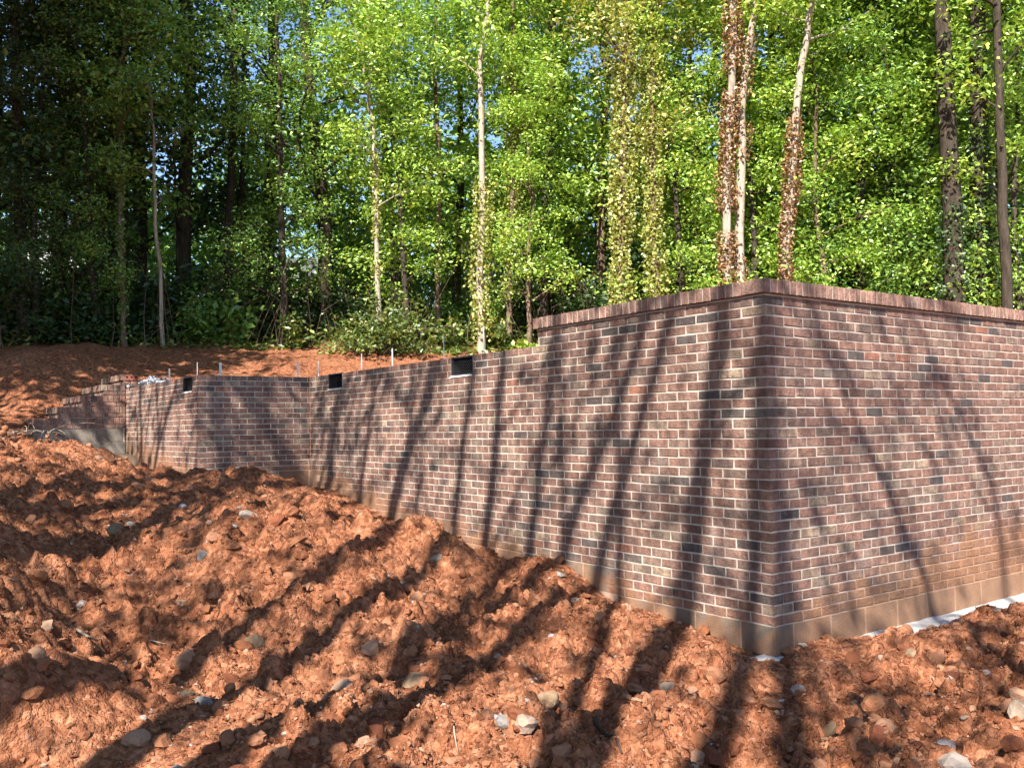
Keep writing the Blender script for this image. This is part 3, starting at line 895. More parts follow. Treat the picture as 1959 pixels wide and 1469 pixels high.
def stone(px_, py_, w, h, t, col, label, seed, rot=0.0, tilt=(0, 0), cat='stone', name='stone', sub=1, flat=1.0, emb=.45, rough=.16):
    """angular stone sized by its width and height in the picture, at the spot where its foot meets the soil"""
    p = hit(px_, py_ + h * .25); dist = np.linalg.norm(p - CAM); s = dist / F_PX
    r = np.random.default_rng(seed)
    v, f = ico()
    vs = [tuple(q) for q in v]; fs = f
    for _ in range(sub):                       # subdivide
        cache = {}; nf = []
        def midp(a, b):
            k = (min(a, b), max(a, b))
            if k not in cache:
                m_ = np.array(vs[a]) + np.array(vs[b]); vs.append(tuple(m_ / np.linalg.norm(m_))); cache[k] = len(vs) - 1
            return cache[k]
        for a, b, c in fs:
            ab, bc, ca = midp(a, b), midp(b, c), midp(c, a)
            nf += [(a, ab, ca), (b, bc, ab), (c, ca, bc), (ab, bc, ca)]
        fs = np.array(nf)
    V = np.array(vs)
    for _ in range(11):                        # cut facets
        nrm = r.normal(size=3); nrm /= np.linalg.norm(nrm); dd = r.uniform(.5, .85)
        k = V @ nrm - dd
        V = V - np.where(k > 0, k, 0)[:, None] * nrm
    V = V * (1 + rough * .3 * r.normal(size=(len(V), 1)) * .3)
    V = V * np.array([w * s / 2, t * s / 2, h * s / 2 * flat])
    c, s_ = math.cos(rot), math.sin(rot)
    Rz = np.array([(c, -s_, 0), (s_, c, 0), (0, 0, 1)])
    base = np.stack([RT * np.array([1, 1, 0]), np.array([_fw[0], _fw[1], 0]), np.array([0, 0, 1.0])], -1)
    ct, st_ = math.cos(tilt[0]), math.sin(tilt[0]); Rx = np.array([(1, 0, 0), (0, ct, -st_), (0, st_, ct)])
    cy_, sy_ = math.cos(tilt[1]), math.sin(tilt[1]); Ry = np.array([(cy_, 0, sy_), (0, 1, 0), (-sy_, 0, cy_)])
    V = V @ (Rz @ Rx @ Ry).T @ base.T
    me = mesh_from(name, V, fs, col)
    o = obj(name, me, loc=(p[0], p[1], p[2] + h * s * (.5 - emb)))
    return tag(o, label, cat)
S_TAN = simple_mat('stone_tan', (0.145, 0.087, 0.048), (0.281, 0.192, 0.122), 22, .9, 80, .7, .006)
S_PALE = simple_mat('stone_pale', (0.193, 0.139, 0.099), (0.331, 0.255, 0.192), 18, .85, 70, .6, .006)
S_WHITE = simple_mat('stone_white', (0.230, 0.186, 0.151), (0.359, 0.293, 0.241), 20, .75, 70, .6, .005)
S_GREY = simple_mat('stone_grey', (0.099, 0.087, 0.077), (0.248, 0.223, 0.205), 18, .85, 70, .7, .006)
S_RED = simple_mat('hard_clay', (0.124, 0.037, 0.019), (0.223, 0.077, 0.037), 16, .96, 45, .9, .02)
S_ORANGE = simple_mat('orange_clay', (0.223, 0.081, 0.037), (0.347, 0.155, 0.074), 16, .96, 50, .9, .015)
for i_, a in enumerate([
    (800, 1298, 84, 40, 60, S_TAN, 'large flat tan stone slab, tilted, on the slope left of centre', .1, (.5, -.1)),
    (1038, 1332, 66, 34, 46, S_TAN, 'flat brown wedge of stone below the mossy brown mound', .3, (.45, -.25)),
    (953, 1254, 24, 22, 20, S_PALE, 'small squarish pale stone on the brown mound', .1, (.4, 0)),
    (716, 1384, 58, 54, 50, S_RED, 'big dark red lump of clay lying left of the small angular stone', .4, (.1, .3)),
    (963, 1372, 34, 32, 30, S_GREY, 'small angular dark stone in the lower centre', .7, (.3, .2)),
    (997, 1337, 16, 26, 16, S_TAN, 'small upright brown pebble beside the flat wedge of stone', 0, (0, 0)),
    (1280, 1308, 40, 48, 34, S_PALE, 'pale pinkish stone standing among clods right of centre', .2, (.2, .3)),
    (1502, 1229, 36, 22, 26, S_GREY, 'grey rough stone leaning at the foot of the wall corner', .4, (0, -.6)),
    (1536, 1232, 24, 18, 20, S_WHITE, 'white stone just right of the wall corner', .2, (.2, .3)),
    (1822, 1452, 66, 48, 60, S_WHITE, 'pale bluish white rock at the bottom edge near the right', .5, (.3, .2)),
    (1952, 1352, 36, 44, 40, S_PALE, 'pale grey rock cut by the right edge of the picture', .1, (.2, .1)),
    (222, 1008, 38, 34, 30, S_TAN, 'tan stone on the left heap below the entrance steps', .6, (.2, .2)),
    (250, 1001, 16, 14, 14, S_GREY, 'little grey stone touching the tan stone on the left heap', .1, (.1, .1)),
    (478, 981, 44, 22, 30, S_WHITE, 'whitish broken stone high on the big heap', .5, (.2, .35)),
    (447, 1004, 18, 12, 12, S_GREY, 'small grey stone just below the whitish broken stone', .2, (.2, .1)),
    (388, 1060, 26, 24, 20, S_GREY, 'grey stone in the trunk shadow on the big heap', .3, (.2, .2)),
    (536, 988, 42, 38, 36, S_RED, 'round reddish boulder of clay near the top of the heap', .3, (.1, .1)),
    (572, 1030, 46, 18, 18, S_ORANGE, 'long orange lump of clay lying aslant below the reddish boulder', .2, (.1, -.55)),
    (482, 1222, 52, 40, 40, S_TAN, 'brown rock half buried in the slope between two tree shadows', .5, (.4, .4)),
    (178, 1086, 34, 24, 26, S_RED, 'rounded red stone on the flat left part of the heap', .3, (0, .1)),
    (440, 1312, 26, 24, 20, S_ORANGE, 'orange faceted stone beside the lower trunk shadow', .4, (.2, -.5)),
    (350, 1326, 50, 28, 34, S_TAN, 'brown slab of stone lying left of the orange faceted stone', .2, (.2, -.3)),
    (385, 1340, 40, 24, 30, S_GREY, 'dull grey brown stone half in shade in the lower left', .1, (.1, .1)),
    (771, 1112, 20, 10, 12, S_WHITE, 'white flake of stone on the slope below the long wall', .3, (.1, .2)),
    (795, 1196, 20, 12, 12, S_WHITE, 'small bright white stone at mid slope', .2, (.1, .3)),
    (834, 1066, 34, 16, 18, S_PALE, 'pale flat chip of stone near the top of the bank beside the wall', .2, (.3, -.5)),
    (1072, 1096, 34, 18, 24, S_GREY, 'grey slab sticking out under the earth hump by the wall', .2, (.2, .35)),
    (1100, 1146, 24, 12, 16, S_PALE, 'pale stone on the bank right of the earth hump', .4, (.1, .2)),
    (1664, 1288, 44, 36, 36, S_RED, 'red lump of clay in front of the right wall', .3, (.1, .1)),
    (1682, 1342, 66, 54, 50, S_ORANGE, 'large orange lump of clay in the right foreground', .3, (.2, .4)),
    (1584, 1394, 24, 50, 24, S_TAN, 'long tan stone pointing down in the right foreground', .1, (.3, .5)),
    (1642, 1408, 18, 20, 16, S_TAN, 'small tan cube of stone beside a dark clay lump', .4, (.1, .2)),
    (1680, 1404, 46, 48, 40, S_RED, 'dark red lump of clay right of the small tan stone', .5, (.2, .2)),
    (1748, 1246, 40, 28, 30, S_TAN, 'brown stone in front of the concrete footing', .3, (.1, .1)),
    (1684, 1256, 22, 18, 18, S_PALE, 'pale round stone left of the brown one by the footing', .2, (.1, .1)),
    (1845, 1370, 22, 10, 14, S_PALE, 'small smooth pale pebble in the right foreground', .1, (0, 0)),
    (270, 1253, 22, 14, 16, S_ORANGE, 'rounded pale orange stone on the lower left slope', .1, (0, 0)),
    (360, 1390, 14, 10, 10, S_WHITE, 'tiny white stone in the sunny patch at lower left', .1, (0, 0)),
    (545, 1400, 16, 12, 12, S_WHITE, 'white pebble beside the bottom shadow left of centre', .1, (0, 0)),
    (82, 1462, 14, 10, 10, S_WHITE, 'bright white pebble at the bottom left corner', .1, (0, 0)),
]):
    stone(*a[:7 - 1], a[6], 100 + i_, a[7], a[8])

# sticks and roots on the soil
def stick(pts, r0, mat, label, lift=.01):
    P = np.array([hit(x, y) for x, y in pts]); P[:, 2] += lift
    t = np.linspace(0, 1, 9); Q = np.stack([np.interp(t, np.linspace(0, 1, len(P)), P[:, k]) for k in range(3)], -1)
    Q[:, 2] = np.maximum(Q[:, 2], height(Q[:, 0], Q[:, 1]) + r0 * .5)
    mb = MB(); mb.tube(Q - Q[0], r0 * np.linspace(1, .45, 9), 6)
    o = obj('stick', mb.mesh('stick', mat, True), loc=tuple(Q[0])); return tag(o, label, 'stick')
stick([(1138, 1386), (1160, 1412), (1190, 1445)], .012, B_DARK, 'dark crooked root lying in the lower right centre')
stick([(148, 1208), (168, 1222), (192, 1232)], .011, B_PALE, 'short pale stick on the trodden soil at left', .015)
stick([(868, 1400), (872, 1425), (876, 1445)], .004, B_PALE, 'thin pale rootlet in the lower centre', .02)
stick([(286, 1228), (310, 1234), (336, 1238)], .004, B_PALE, 'thin pale straw on the lower left slope', .015)

# ------------------------------------------------------------------ trees
def leaves(P, size, r, up=.35, stretch=1.7, tone=None, jitter=.35):
    """one leaf-shaped face pair per point"""
    n = len(P)
    nr_ = r.normal(size=(n, 3)); nr_ /= np.linalg.norm(nr_, axis=1)[:, None]
    nr_[:, 2] = np.abs(nr_[:, 2]) + up; nr_ /= np.linalg.norm(nr_, axis=1)[:, None]
    t = np.cross(nr_, r.normal(size=(n, 3))); t /= np.linalg.norm(t, axis=1)[:, None] + 1e-9
    b = np.cross(nr_, t)
    s = size * r.uniform(1 - jitter, 1 + jitter, n)[:, None]
    L = t * s * .5 * stretch; W = b * s * .5
    bend = nr_ * s * .12
    V = np.stack([P - L, P + W * .9 + L * -.1 - bend * 0 + bend, P + L, P - W * .9 + L * -.1 + bend], 1)
    F = (np.arange(n) * 4)[:, None] + np.array([[0, 1, 2, 3]])
    tone = r.random(n) if tone is None else np.clip(tone, 0, 1)
    return V.reshape(-1, 3), F, np.repeat(tone, 4)

def leaf_mesh(name, P, size, r, mat, **kw):
    V, F, T = leaves(np.asarray(P), size, r, **kw)
    return mesh_from(name, V, F, mat, {'tone': T})

def polyline(p0, d, L, n, r, wander, gravity=0.0):
    pts = [np.array(p0, float)]; d = np.array(d, float); d /= np.linalg.norm(d)
    for _ in range(n):
        d = d + r.normal(0, wander, 3) + np.array([0, 0, gravity]); d /= np.linalg.norm(d)
        pts.append(pts[-1] + d * L / n)
    return np.array(pts)

def grow(r, H, r0, lean=(0, 0), c0=.2, c1=1.0, limbs=22, limb_len=2.2, clump=46, spread=(.34, .15), trunk_pts=None, wander=.012, rise=.35, sides=7,
         twigs=3, droop=-.02, bare=.35, fork=None):
    """returns trunk MB and leaf points (local, base at the origin)"""
    mb = MB()
    if trunk_pts is None:
        n = 12; t = np.linspace(0, 1, n + 1)
        w = np.cumsum(r.normal(0, wander * H, (n + 1, 2)), 0) * .35; w -= w[0]
        T = np.stack([lean[0] * t ** 1.2 + w[:, 0], lean[1] * t ** 1.2 + w[:, 1], H * t], -1)
    else:
        T = np.asarray(trunk_pts, float)
    tt = np.linspace(0, 1, len(T))
    R = r0 * (1 - .72 * tt); R[0] *= 1.35
    T0 = T.copy(); T0[0, 2] -= .3
    mb.tube(T0, R, sides)
    P = []
    az = r.uniform(0, 6.28)
    starts = []
    for i in range(limbs):
        fr = c0 + (c1 - c0) * (i + r.uniform(0, .8)) / limbs
        p = np.array([np.interp(fr, tt, T[:, k]) for k in range(3)]); rr = np.interp(fr, tt, R)
        az += 2.4 + r.uniform(-.5, .5)
        L = limb_len * r.uniform(.55, 1.15) * (1 - .45 * fr)
        el = rise + .5 * fr * r.uniform(.3, 1)
        starts.append((p, rr, az, el, L))
    for (p, rr, a_, el, L) in starts:
        d = np.array([math.cos(a_) * math.cos(el), math.sin(a_) * math.cos(el), math.sin(el)])
        lp = polyline(p, d, L, 6, r, .14, droop)
        lr = min(rr * .5, .012 + .012 * L) * np.linspace(1, .22, 7)
        mb.tube(lp, lr, 4)
        for k in range(2, 7):
            if k / 6 >= bare: P.append((lp[k], 1.0))
        for _ in range(twigs):
            k = r.integers(2, 6); d2 = (lp[k] - lp[k - 1]); d2 /= np.linalg.norm(d2)
            d2 = d2 + r.normal(0, .6, 3); d2[2] = d2[2] * .5 + .1
            tp = polyline(lp[k], d2, L * r.uniform(.25, .5), 3, r, .2, droop)
            mb.tube(tp, lr[k] * np.array([.6, .45, .3, .12]), 3)
            P.append((tp[2], 1.0)); P.append((tp[3], 1.0))
    if not P: return mb, np.zeros((0, 3)), np.zeros(0)
    pts = []; tone = []
    for (c, wgt) in P:
        n = max(3, int(clump * r.uniform(.4, 1.4)))
        o = r.normal(0, 1, (n, 3)) * np.array([spread[0], spread[0], spread[1]])
        o[:, 2] -= .12 * (o[:, 0] ** 2 + o[:, 1] ** 2) / max(spread[0], .01)
        pts.append(c + o); tone.append(np.clip(r.normal(r.uniform(.3, .85), .16, n), 0, 1))
    return mb, np.concatenate(pts), np.concatenate(tone)

def ivy_points(T, R, r, z0, z1, n, thick, drop=0.0):
    """points hugging a trunk between heights z0 and z1"""
    z = r.uniform(z0, z1, n) + r.normal(0, .15, n)
    keep = vnoise(z * 1.7, z * 0 + r.integers(99), 5) > drop * .8
    z = z[keep]; n = len(z)
    a = r.uniform(0, 6.28, n)
    x = np.interp(z, T[:, 2], T[:, 0]); y = np.interp(z, T[:, 2], T[:, 1])
    ph = r.uniform(0, 50); th = thick * (.25 + 1.5 * vnoise(z * .8 + ph, z * 0, 8) ** 1.4 + .5 * vnoise(z * 3 + ph, a, 9)) * np.where(r.random(n) < .1, 1.8, 1)
    rr = R + th * np.sqrt(r.random(n))
    return np.stack([x + rr * np.cos(a), y + rr * np.sin(a), z], -1)

def put_tree(name, label, base, mbT, bark, crown=None, ivy=None, group=None, cat='tree'):
    t = empty(name, base, label, cat, group)
    if mbT is not None: obj('trunk', mbT.mesh('trunk', bark, True), t)
    if crown is not None: obj('crown', crown, t)
    if ivy is not None: obj('ivy', ivy, t)
    return t

def trunk_from_px(pix, dist, zbase=None):
    """trunk axis as 3D points in the upright plane at that distance"""
    P = []
    for (x, y) in pix: P.append(pd(x, y, dist))
    return np.array(P)

def edge_tree(name, label, pix, dist, r0, H, bark, leafm=None, limbs=16, limb_len=2.0, clump=40, lsize=.068, c0=.25, ivy=None, seed=0, extra_top=True, bare=.35, group=None, twigs=3, rise=.35, spread=(.34, .15), c1=1.0, droop=-.02):
    """front tree whose trunk passes the given picture points; pix from foot to top"""
    r = np.random.default_rng(seed)
    P = trunk_from_px(pix, dist)
    foot = P[0]; foot[2] = hz(foot[0], foot[1]) - .05
    if extra_top:
        d = P[-1] - P[-2]; d = d / d[2]; zt = foot[2] + H
        if zt > P[-1][2] + .5:
            n = 4
            for k in range(1, n + 1):
                P = np.vstack([P, P[-1] + d * (zt - P[-1][2]) / (n - k + 1) * .999 + np.array([r.normal(0, .1), r.normal(0, .1), 0])])
    # densify with a little wander
    t = np.linspace(0, 1, len(P)); tt = np.linspace(0, 1, 22)
    T = np.stack([np.interp(tt, t, P[:, k]) for k in range(3)], -1) - foot
    for _ in range(3): T[1:-1, :2] = (T[:-2, :2] + 2 * T[1:-1, :2] + T[2:, :2]) / 4
    T[1:-1, :2] += r.normal(0, .018, (20, 2))
    mbT, pts, tone = grow(r, H, r0, c0=c0, c1=c1, limbs=limbs, limb_len=limb_len, clump=clump, trunk_pts=T, bare=bare, twigs=twigs, rise=rise, spread=spread, droop=droop)
    crown = leaf_mesh('crown', pts, lsize, r, leafm, tone=tone) if leafm and len(pts) else None
    iv = None
    if ivy:
        z0, z1, n, th, m, sz = ivy[:6]; sz *= .72; n = int(n * 1.7); th *= .8; drop = ivy[6] if len(ivy) > 6 else .3
        ip = ivy_points(T, r0 * .9, r, z0, z1, n, th, drop)
        iv = leaf_mesh('ivy', ip, sz, r, m, up=.05, stretch=1.25)
    return put_tree(name, label, tuple(foot), mbT, bark, crown, iv, group)

E1 = [
 # name, label, pixels foot->top, dist, radius, H, bark, leaf, kw
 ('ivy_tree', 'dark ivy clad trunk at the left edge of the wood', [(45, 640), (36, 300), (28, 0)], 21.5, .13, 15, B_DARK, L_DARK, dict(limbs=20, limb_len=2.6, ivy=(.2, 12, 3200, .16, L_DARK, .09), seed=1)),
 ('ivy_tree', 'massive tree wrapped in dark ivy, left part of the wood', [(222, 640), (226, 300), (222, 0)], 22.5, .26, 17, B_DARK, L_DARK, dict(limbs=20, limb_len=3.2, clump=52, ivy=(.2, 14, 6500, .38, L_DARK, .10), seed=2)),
 ('thin_tree', 'slim greenish trunk in the shade before the massive ivy tree', [(240, 645), (233, 520), (228, 300), (226, 120)], 21.0, .06, 9, B_BROWN, L_MID, dict(limbs=14, limb_len=1.8, clump=36, c0=.3, ivy=(.3, 6, 700, .07, L_MID, .08), seed=3)),
 ('thin_tree', 'slender pale trunk standing out against the dark left wood', [(314, 628), (306, 500), (297, 390), (292, 250)], 20.9, .045, 8, B_PALE, L_MID, dict(limbs=14, limb_len=1.6, clump=34, c0=.28, seed=4)),
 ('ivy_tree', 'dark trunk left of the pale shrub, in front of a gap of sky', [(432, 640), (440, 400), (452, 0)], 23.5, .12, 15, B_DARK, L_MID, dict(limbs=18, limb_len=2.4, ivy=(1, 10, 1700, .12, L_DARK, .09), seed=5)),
 ('thin_tree', 'thin dark trunk close beside another, left of the spreading tree', [(470, 640), (462, 400), (470, 0)], 24.0, .07, 14, B_DARK, L_MID, dict(limbs=14, limb_len=2.0, seed=6)),
 ('spreading_tree', 'dark spreading tree with thick forked limbs, left of centre', [(622, 640), (622, 470), (626, 400), (600, 250), (585, 60)], 22.6, .20, 15, B_DARK, L_MID, dict(limbs=22, limb_len=4.2, clump=44, c0=.2, rise=.5, seed=7, bare=.45)),
 ('thin_tree', 'pale thin trunk rising out of the round shrub', [(727, 668), (722, 560), (722, 400), (716, 250)], 20.3, .065, 8, B_PALE, L_SPRING, dict(limbs=18, limb_len=1.9, clump=34, c0=.28, ivy=(1.8, 4.6, 420, .08, L_PALE, .08, .3), seed=8)),
 ('thin_tree', 'tall bare pale trunk forking high up, in the middle', [(921, 676), (919, 500), (928, 330), (916, 130), (932, 20)], 20.5, .085, 13, B_PALE, L_SPRING, dict(limbs=16, limb_len=2.2, clump=40, c0=.3, ivy=(.5, 3.9, 1000, .13, L_PALE, .085, .1), seed=9)),
 ('thin_tree', 'ivy dotted trunk just right of the tall bare pale trunk', [(974, 660), (972, 520), (980, 400), (984, 200), (982, 0)], 21.2, .075, 13, B_BROWN, L_SPRING, dict(limbs=16, limb_len=2.2, clump=40, c0=.3, ivy=(1.2, 7, 1300, .15, L_PALE, .085), seed=10)),
 ('thin_tree', 'two brown stems grown together behind the weeds in the middle', [(838, 660), (834, 560), (842, 430), (836, 200)], 21.8, .07, 10, B_BROWN, L_MID, dict(limbs=16, limb_len=2.0, clump=40, c0=.3, seed=11)),
 ('ivy_tree', 'dark trunk thick with green ivy behind the left end of the capped wall', [(1041, 640), (1040, 480), (1052, 250), (1060, 0)], 21.6, .13, 14, B_DARK, L_SPRING, dict(limbs=20, limb_len=2.6, ivy=(1.5, 10, 3200, .36, L_MID, .09), seed=12)),
 ('ivy_tree', 'trunk sheathed in bright yellow green ivy, left one of a pair', [(1186, 640), (1186, 480), (1192, 250), (1196, 0)], 19.6, .10, 14, B_BROWN, L_PALE, dict(limbs=16, limb_len=2.3, clump=36, c0=.25, ivy=(.5, 11, 5200, .24, L_PALE, .09, .1), seed=13)),
 ('ivy_tree', 'trunk sheathed in bright yellow green ivy, right one of a pair', [(1253, 640), (1251, 450), (1248, 250), (1246, 0)], 19.8, .09, 14, B_BROWN, L_PALE, dict(limbs=16, limb_len=2.3, clump=36, c0=.28, ivy=(.5, 11, 4200, .18, L_PALE, .088, .1), seed=14)),
 ('thin_tree', 'straight trunk covered in dead brown ivy, left of two touching', [(1388, 640), (1389, 480), (1393, 250), (1404, 130), (1400, 0)], 18.6, .10, 13, B_PALE, L_SPRING, dict(limbs=10, limb_len=2.2, clump=36, c0=.55, ivy=(2.0, 8.5, 2600, .10, L_BROWN, .075, .1), seed=15)),
 ('thin_tree', 'grey trunk with patches of dead brown ivy, right of two touching', [(1412, 640), (1414, 480), (1420, 250), (1424, 130), (1446, 0)], 18.9, .11, 13, B_PALE, L_SPRING, dict(limbs=10, limb_len=2.2, clump=36, c0=.55, ivy=(1.6, 8.5, 1500, .08, L_BROWN, .075, .45), seed=16)),
 ('thin_tree', 'single leaning trunk with curled dead leaves, right of the wall corner', [(1504, 640), (1508, 470), (1514, 300), (1530, 130), (1560, 0)], 18.7, .10, 12, B_PALE, L_SPRING, dict(limbs=14, limb_len=2.2, clump=44, c0=.4, ivy=(1.5, 5.6, 1500, .09, L_BROWN, .075, .2), seed=17)),
 ('thin_tree', 'dark leaning trunk in the blue gap right of the bright ivy pair', [(1268, 640), (1290, 470), (1322, 380), (1350, 200)], 25.0, .14, 13, B_DARK, L_MID, dict(limbs=16, limb_len=2.8, seed=18)),
 ('thin_tree', 'shaded trunk with a little ivy behind the right part of the capping', [(1702, 640), (1704, 480), (1706, 300), (1690, 60)], 20.6, .075, 12, B_DARK, L_MID, dict(limbs=18, limb_len=2.2, clump=44, c0=.15, ivy=(2, 6, 700, .1, L_DARK, .085), seed=19)),
 ('thin_tree', 'very thin dark stem right of the shaded trunk', [(1739, 640), (1741, 500), (1736, 300)], 21.0, .035, 8, B_DARK, L_SPRING, dict(limbs=14, limb_len=1.8, clump=40, c0=.2, seed=20)),
 ('tall_tree', 'tall thick brown trunk, left of the three at the right edge', [(1828, 640), (1822, 400), (1808, 150), (1802, 0)], 19.0, .20, 17, B_DARK, L_MID, dict(limbs=16, limb_len=3.0, clump=40, c0=.5, ivy=(1.5, 3.6, 500, .09, L_DARK, .085, .2), seed=21)),  # dark bark on the three tall trunks puts their shade into the colour
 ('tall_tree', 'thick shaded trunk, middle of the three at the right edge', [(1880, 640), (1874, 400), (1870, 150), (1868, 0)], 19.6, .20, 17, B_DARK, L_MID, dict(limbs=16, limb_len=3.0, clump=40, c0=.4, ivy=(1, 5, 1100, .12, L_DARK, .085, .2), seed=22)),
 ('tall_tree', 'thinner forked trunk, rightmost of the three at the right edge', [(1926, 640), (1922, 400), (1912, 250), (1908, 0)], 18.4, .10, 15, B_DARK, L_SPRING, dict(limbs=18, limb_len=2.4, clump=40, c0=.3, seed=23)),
]
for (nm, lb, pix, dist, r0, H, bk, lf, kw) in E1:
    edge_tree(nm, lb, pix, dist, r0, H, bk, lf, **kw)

# the wood behind: five kinds, copied
def kind_tree(seed, H, r0, bark, leafm, **kw):
    r = np.random.default_rng(seed)
    ls = kw.pop('lsize', .092)
    mbT, pts, tone = grow(r, H, r0, lean=(r.normal(0, .5), r.normal(0, .5)), **kw)
    return mbT.mesh('trunk', bark, True), leaf_mesh('crown', pts, ls, r, leafm, tone=tone)
KINDS = [kind_tree(201, 15, .15, B_DARK, L_SPRING, limbs=34, limb_len=3.0, clump=40, c0=.15, spread=(.42, .2)),
         kind_tree(202, 17, .20, B_DARK, L_MID, limbs=36, limb_len=3.4, clump=44, c0=.12, spread=(.45, .2)),
         kind_tree(203, 13, .12, B_BROWN, L_SPRING, limbs=32, limb_len=2.6, clump=40, c0=.15, spread=(.4, .2)),
         kind_tree(204, 16, .18, B_DARK, L_DARK, limbs=36, limb_len=3.2, clump=48, c0=.10, spread=(.45, .22)),
         kind_tree(205, 14, .13, B_DARK, L_PALE, limbs=28, limb_len=2.6, clump=32, c0=.2, spread=(.4, .2))]
LM = [(28, 'the dark trunk at the left edge'), (222, 'the massive ivy tree'), (300, 'the slender pale trunk'), (440, 'the dark trunk by the sky gap'), (610, 'the spreading tree'), (722, 'the thin pale trunk above the round shrub'), (838, 'the paired brown stems'), (920, 'the tall bare pale trunk'), (978, 'the ivy dotted trunk'), (1045, 'the green ivy trunk'), (1190, 'the left bright ivy trunk'), (1250, 'the right bright ivy trunk'), (1400, 'the two trunks with dead ivy'), (1515, 'the leaning trunk right of the corner'), (1704, 'the shaded trunk above the capping'), (1812, 'the tall thick brown trunk'), (1870, 'the thick shaded trunk'), (1925, 'the rightmost forked trunk')]
USED = set()
def unique_label(kind, x, d):
    m = min(LM, key=lambda q_: abs(q_[0] - x))
    side = 'just left of' if x < m[0] - 14 else 'just right of' if x > m[0] + 14 else 'straight behind'
    for tail in ('', ', nearer one', ', farther one', ', half hidden', ', topmost'):
        lb = '%s %s %s%s' % (kind, side, m[1], tail)
        if lb not in USED: break
    USED.add(lb); return lb
KL = ['leafy bright green tree standing deeper in the wood', 'mid green tree standing deeper in the wood', 'small bright green tree in the depth of the wood',
      'dark green tree in the depth of the wood', 'pale yellow green tree deeper in the wood']
BK = [(-20, 24, 3), (110, 23.5, 3), (270, 25, 3), (350, 24, 3), (520, 25.5, 1), (770, 24, 0), (870, 25.5, 0),
      (1020, 24.5, 0), (1100, 26, 0), (1150, 23.5, 2), (1340, 24, 2), (1460, 23.5, 0), (1560, 22.5, 0), (1630, 24, 1),
      (1720, 26, 1), (1770, 23.5, 0), (1845, 25.5, 1), (1910, 24, 2), (1950, 27, 0), (1990, 22.5, 1)]
r_ = np.random.default_rng(77)
for (x, d, k) in BK:
    p = pd(x, 700, d + r_.uniform(-.4, .4))
    t = empty('forest_tree', (p[0], p[1], hz(p[0], p[1]) - .1), unique_label(['leafy bright green tree', 'mid green tree', 'small light green tree', 'dark green tree', 'pale yellow green tree'][k], x, d), 'tree', 'trees in the depth of the wood')
    t.rotation_euler = (0, 0, r_.uniform(0, 6.28)); s = r_.uniform(.85, 1.15); t.scale = (s, s, s * r_.uniform(.9, 1.1))
    obj('trunk', KINDS[k][0], t); obj('crown', KINDS[k][1], t)

for (x, d, k, s) in [(70, 21.4, 3, .5), (180, 21.3, 1, .45), (540, 21.2, 1, .5), (785, 21.0, 0, .55), (1010, 20.8, 2, .55), (1320, 20.4, 0, .6), 
                     (1455, 20.2, 0, .6), (1590, 19.8, 2, .65), (1640, 20.6, 1, .6), (1765, 20.2, 0, .6), (1900, 20.4, 1, .55), (1955, 19.4, 0, .55)]:
    p = pd(x, 700, d)
    t = empty('sapling', (p[0], p[1], hz(p[0], p[1]) - .1), unique_label(['bright green sapling', 'mid green sapling', 'light green sapling', 'dark green sapling'][k], x, d), 'sapling', 'saplings along the edge of the wood')
    t.rotation_euler = (0, 0, r_.uniform(0, 6.28)); t.scale = (s, s, s)
    obj('trunk', KINDS[k][0], t); obj('crown', KINDS[k][1], t)
# understorey bushes along the edge
def bush_mesh(seed, w, h, n, mat, ls):
    r = np.random.default_rng(seed); mb = MB(); pts = []; tone = []
    for i in range(26):
        a = r.uniform(0, 6.28); el = r.uniform(.4, 1.45)
        L = 1 / math.sqrt((math.cos(el) / w) ** 2 + (math.sin(el) / h) ** 2) * r.uniform(.7, 1.05)
        lp = polyline((r.normal(0, .06), r.normal(0, .06), 0), (math.cos(a) * math.cos(el), math.sin(a) * math.cos(el), math.sin(el)), L, 5, r, .14, -.03)
        mb.tube(lp, np.linspace(.011, .003, 6), 3)
        for k in range(2, 6):
            m = int(n / 104 * r.uniform(.5, 1.5))
            pts.append(lp[k] + r.normal(0, 1, (m, 3)) * np.array([.15, .15, .12])); tone.append(np.clip(r.normal(r.uniform(.2, .65), .2, m), 0, 1))
    P = np.concatenate(pts); T = np.concatenate(tone); ok = P[:, 2] > .02
    return mb.mesh('stems', B_BROWN, True), leaf_mesh('foliage', P[ok], ls, r, mat, tone=T[ok])
BM = [bush_mesh(301, .9, 1.5, 2600, L_DARK, .085), bush_mesh(302, .8, 1.9, 2600, L_MID, .085), bush_mesh(303, .7, 1.1, 2000, L_SPRING, .075), bush_mesh(304, 1.1, 2.4, 3400, L_DARK, .1)]
def put_bush(x, d, k, label, s=1.0, group=None, y=690):
    p = pd(x, y, d)
    t = empty('bush', (p[0], p[1], hz(p[0], p[1]) - .05), label, 'bush', group)
    t.rotation_euler = (0, 0, r_.uniform(0, 6.28)); t.scale = (s, s, s * r_.uniform(.9, 1.15))
    obj('stems', BM[k][0], t); obj('foliage', BM[k][1], t)
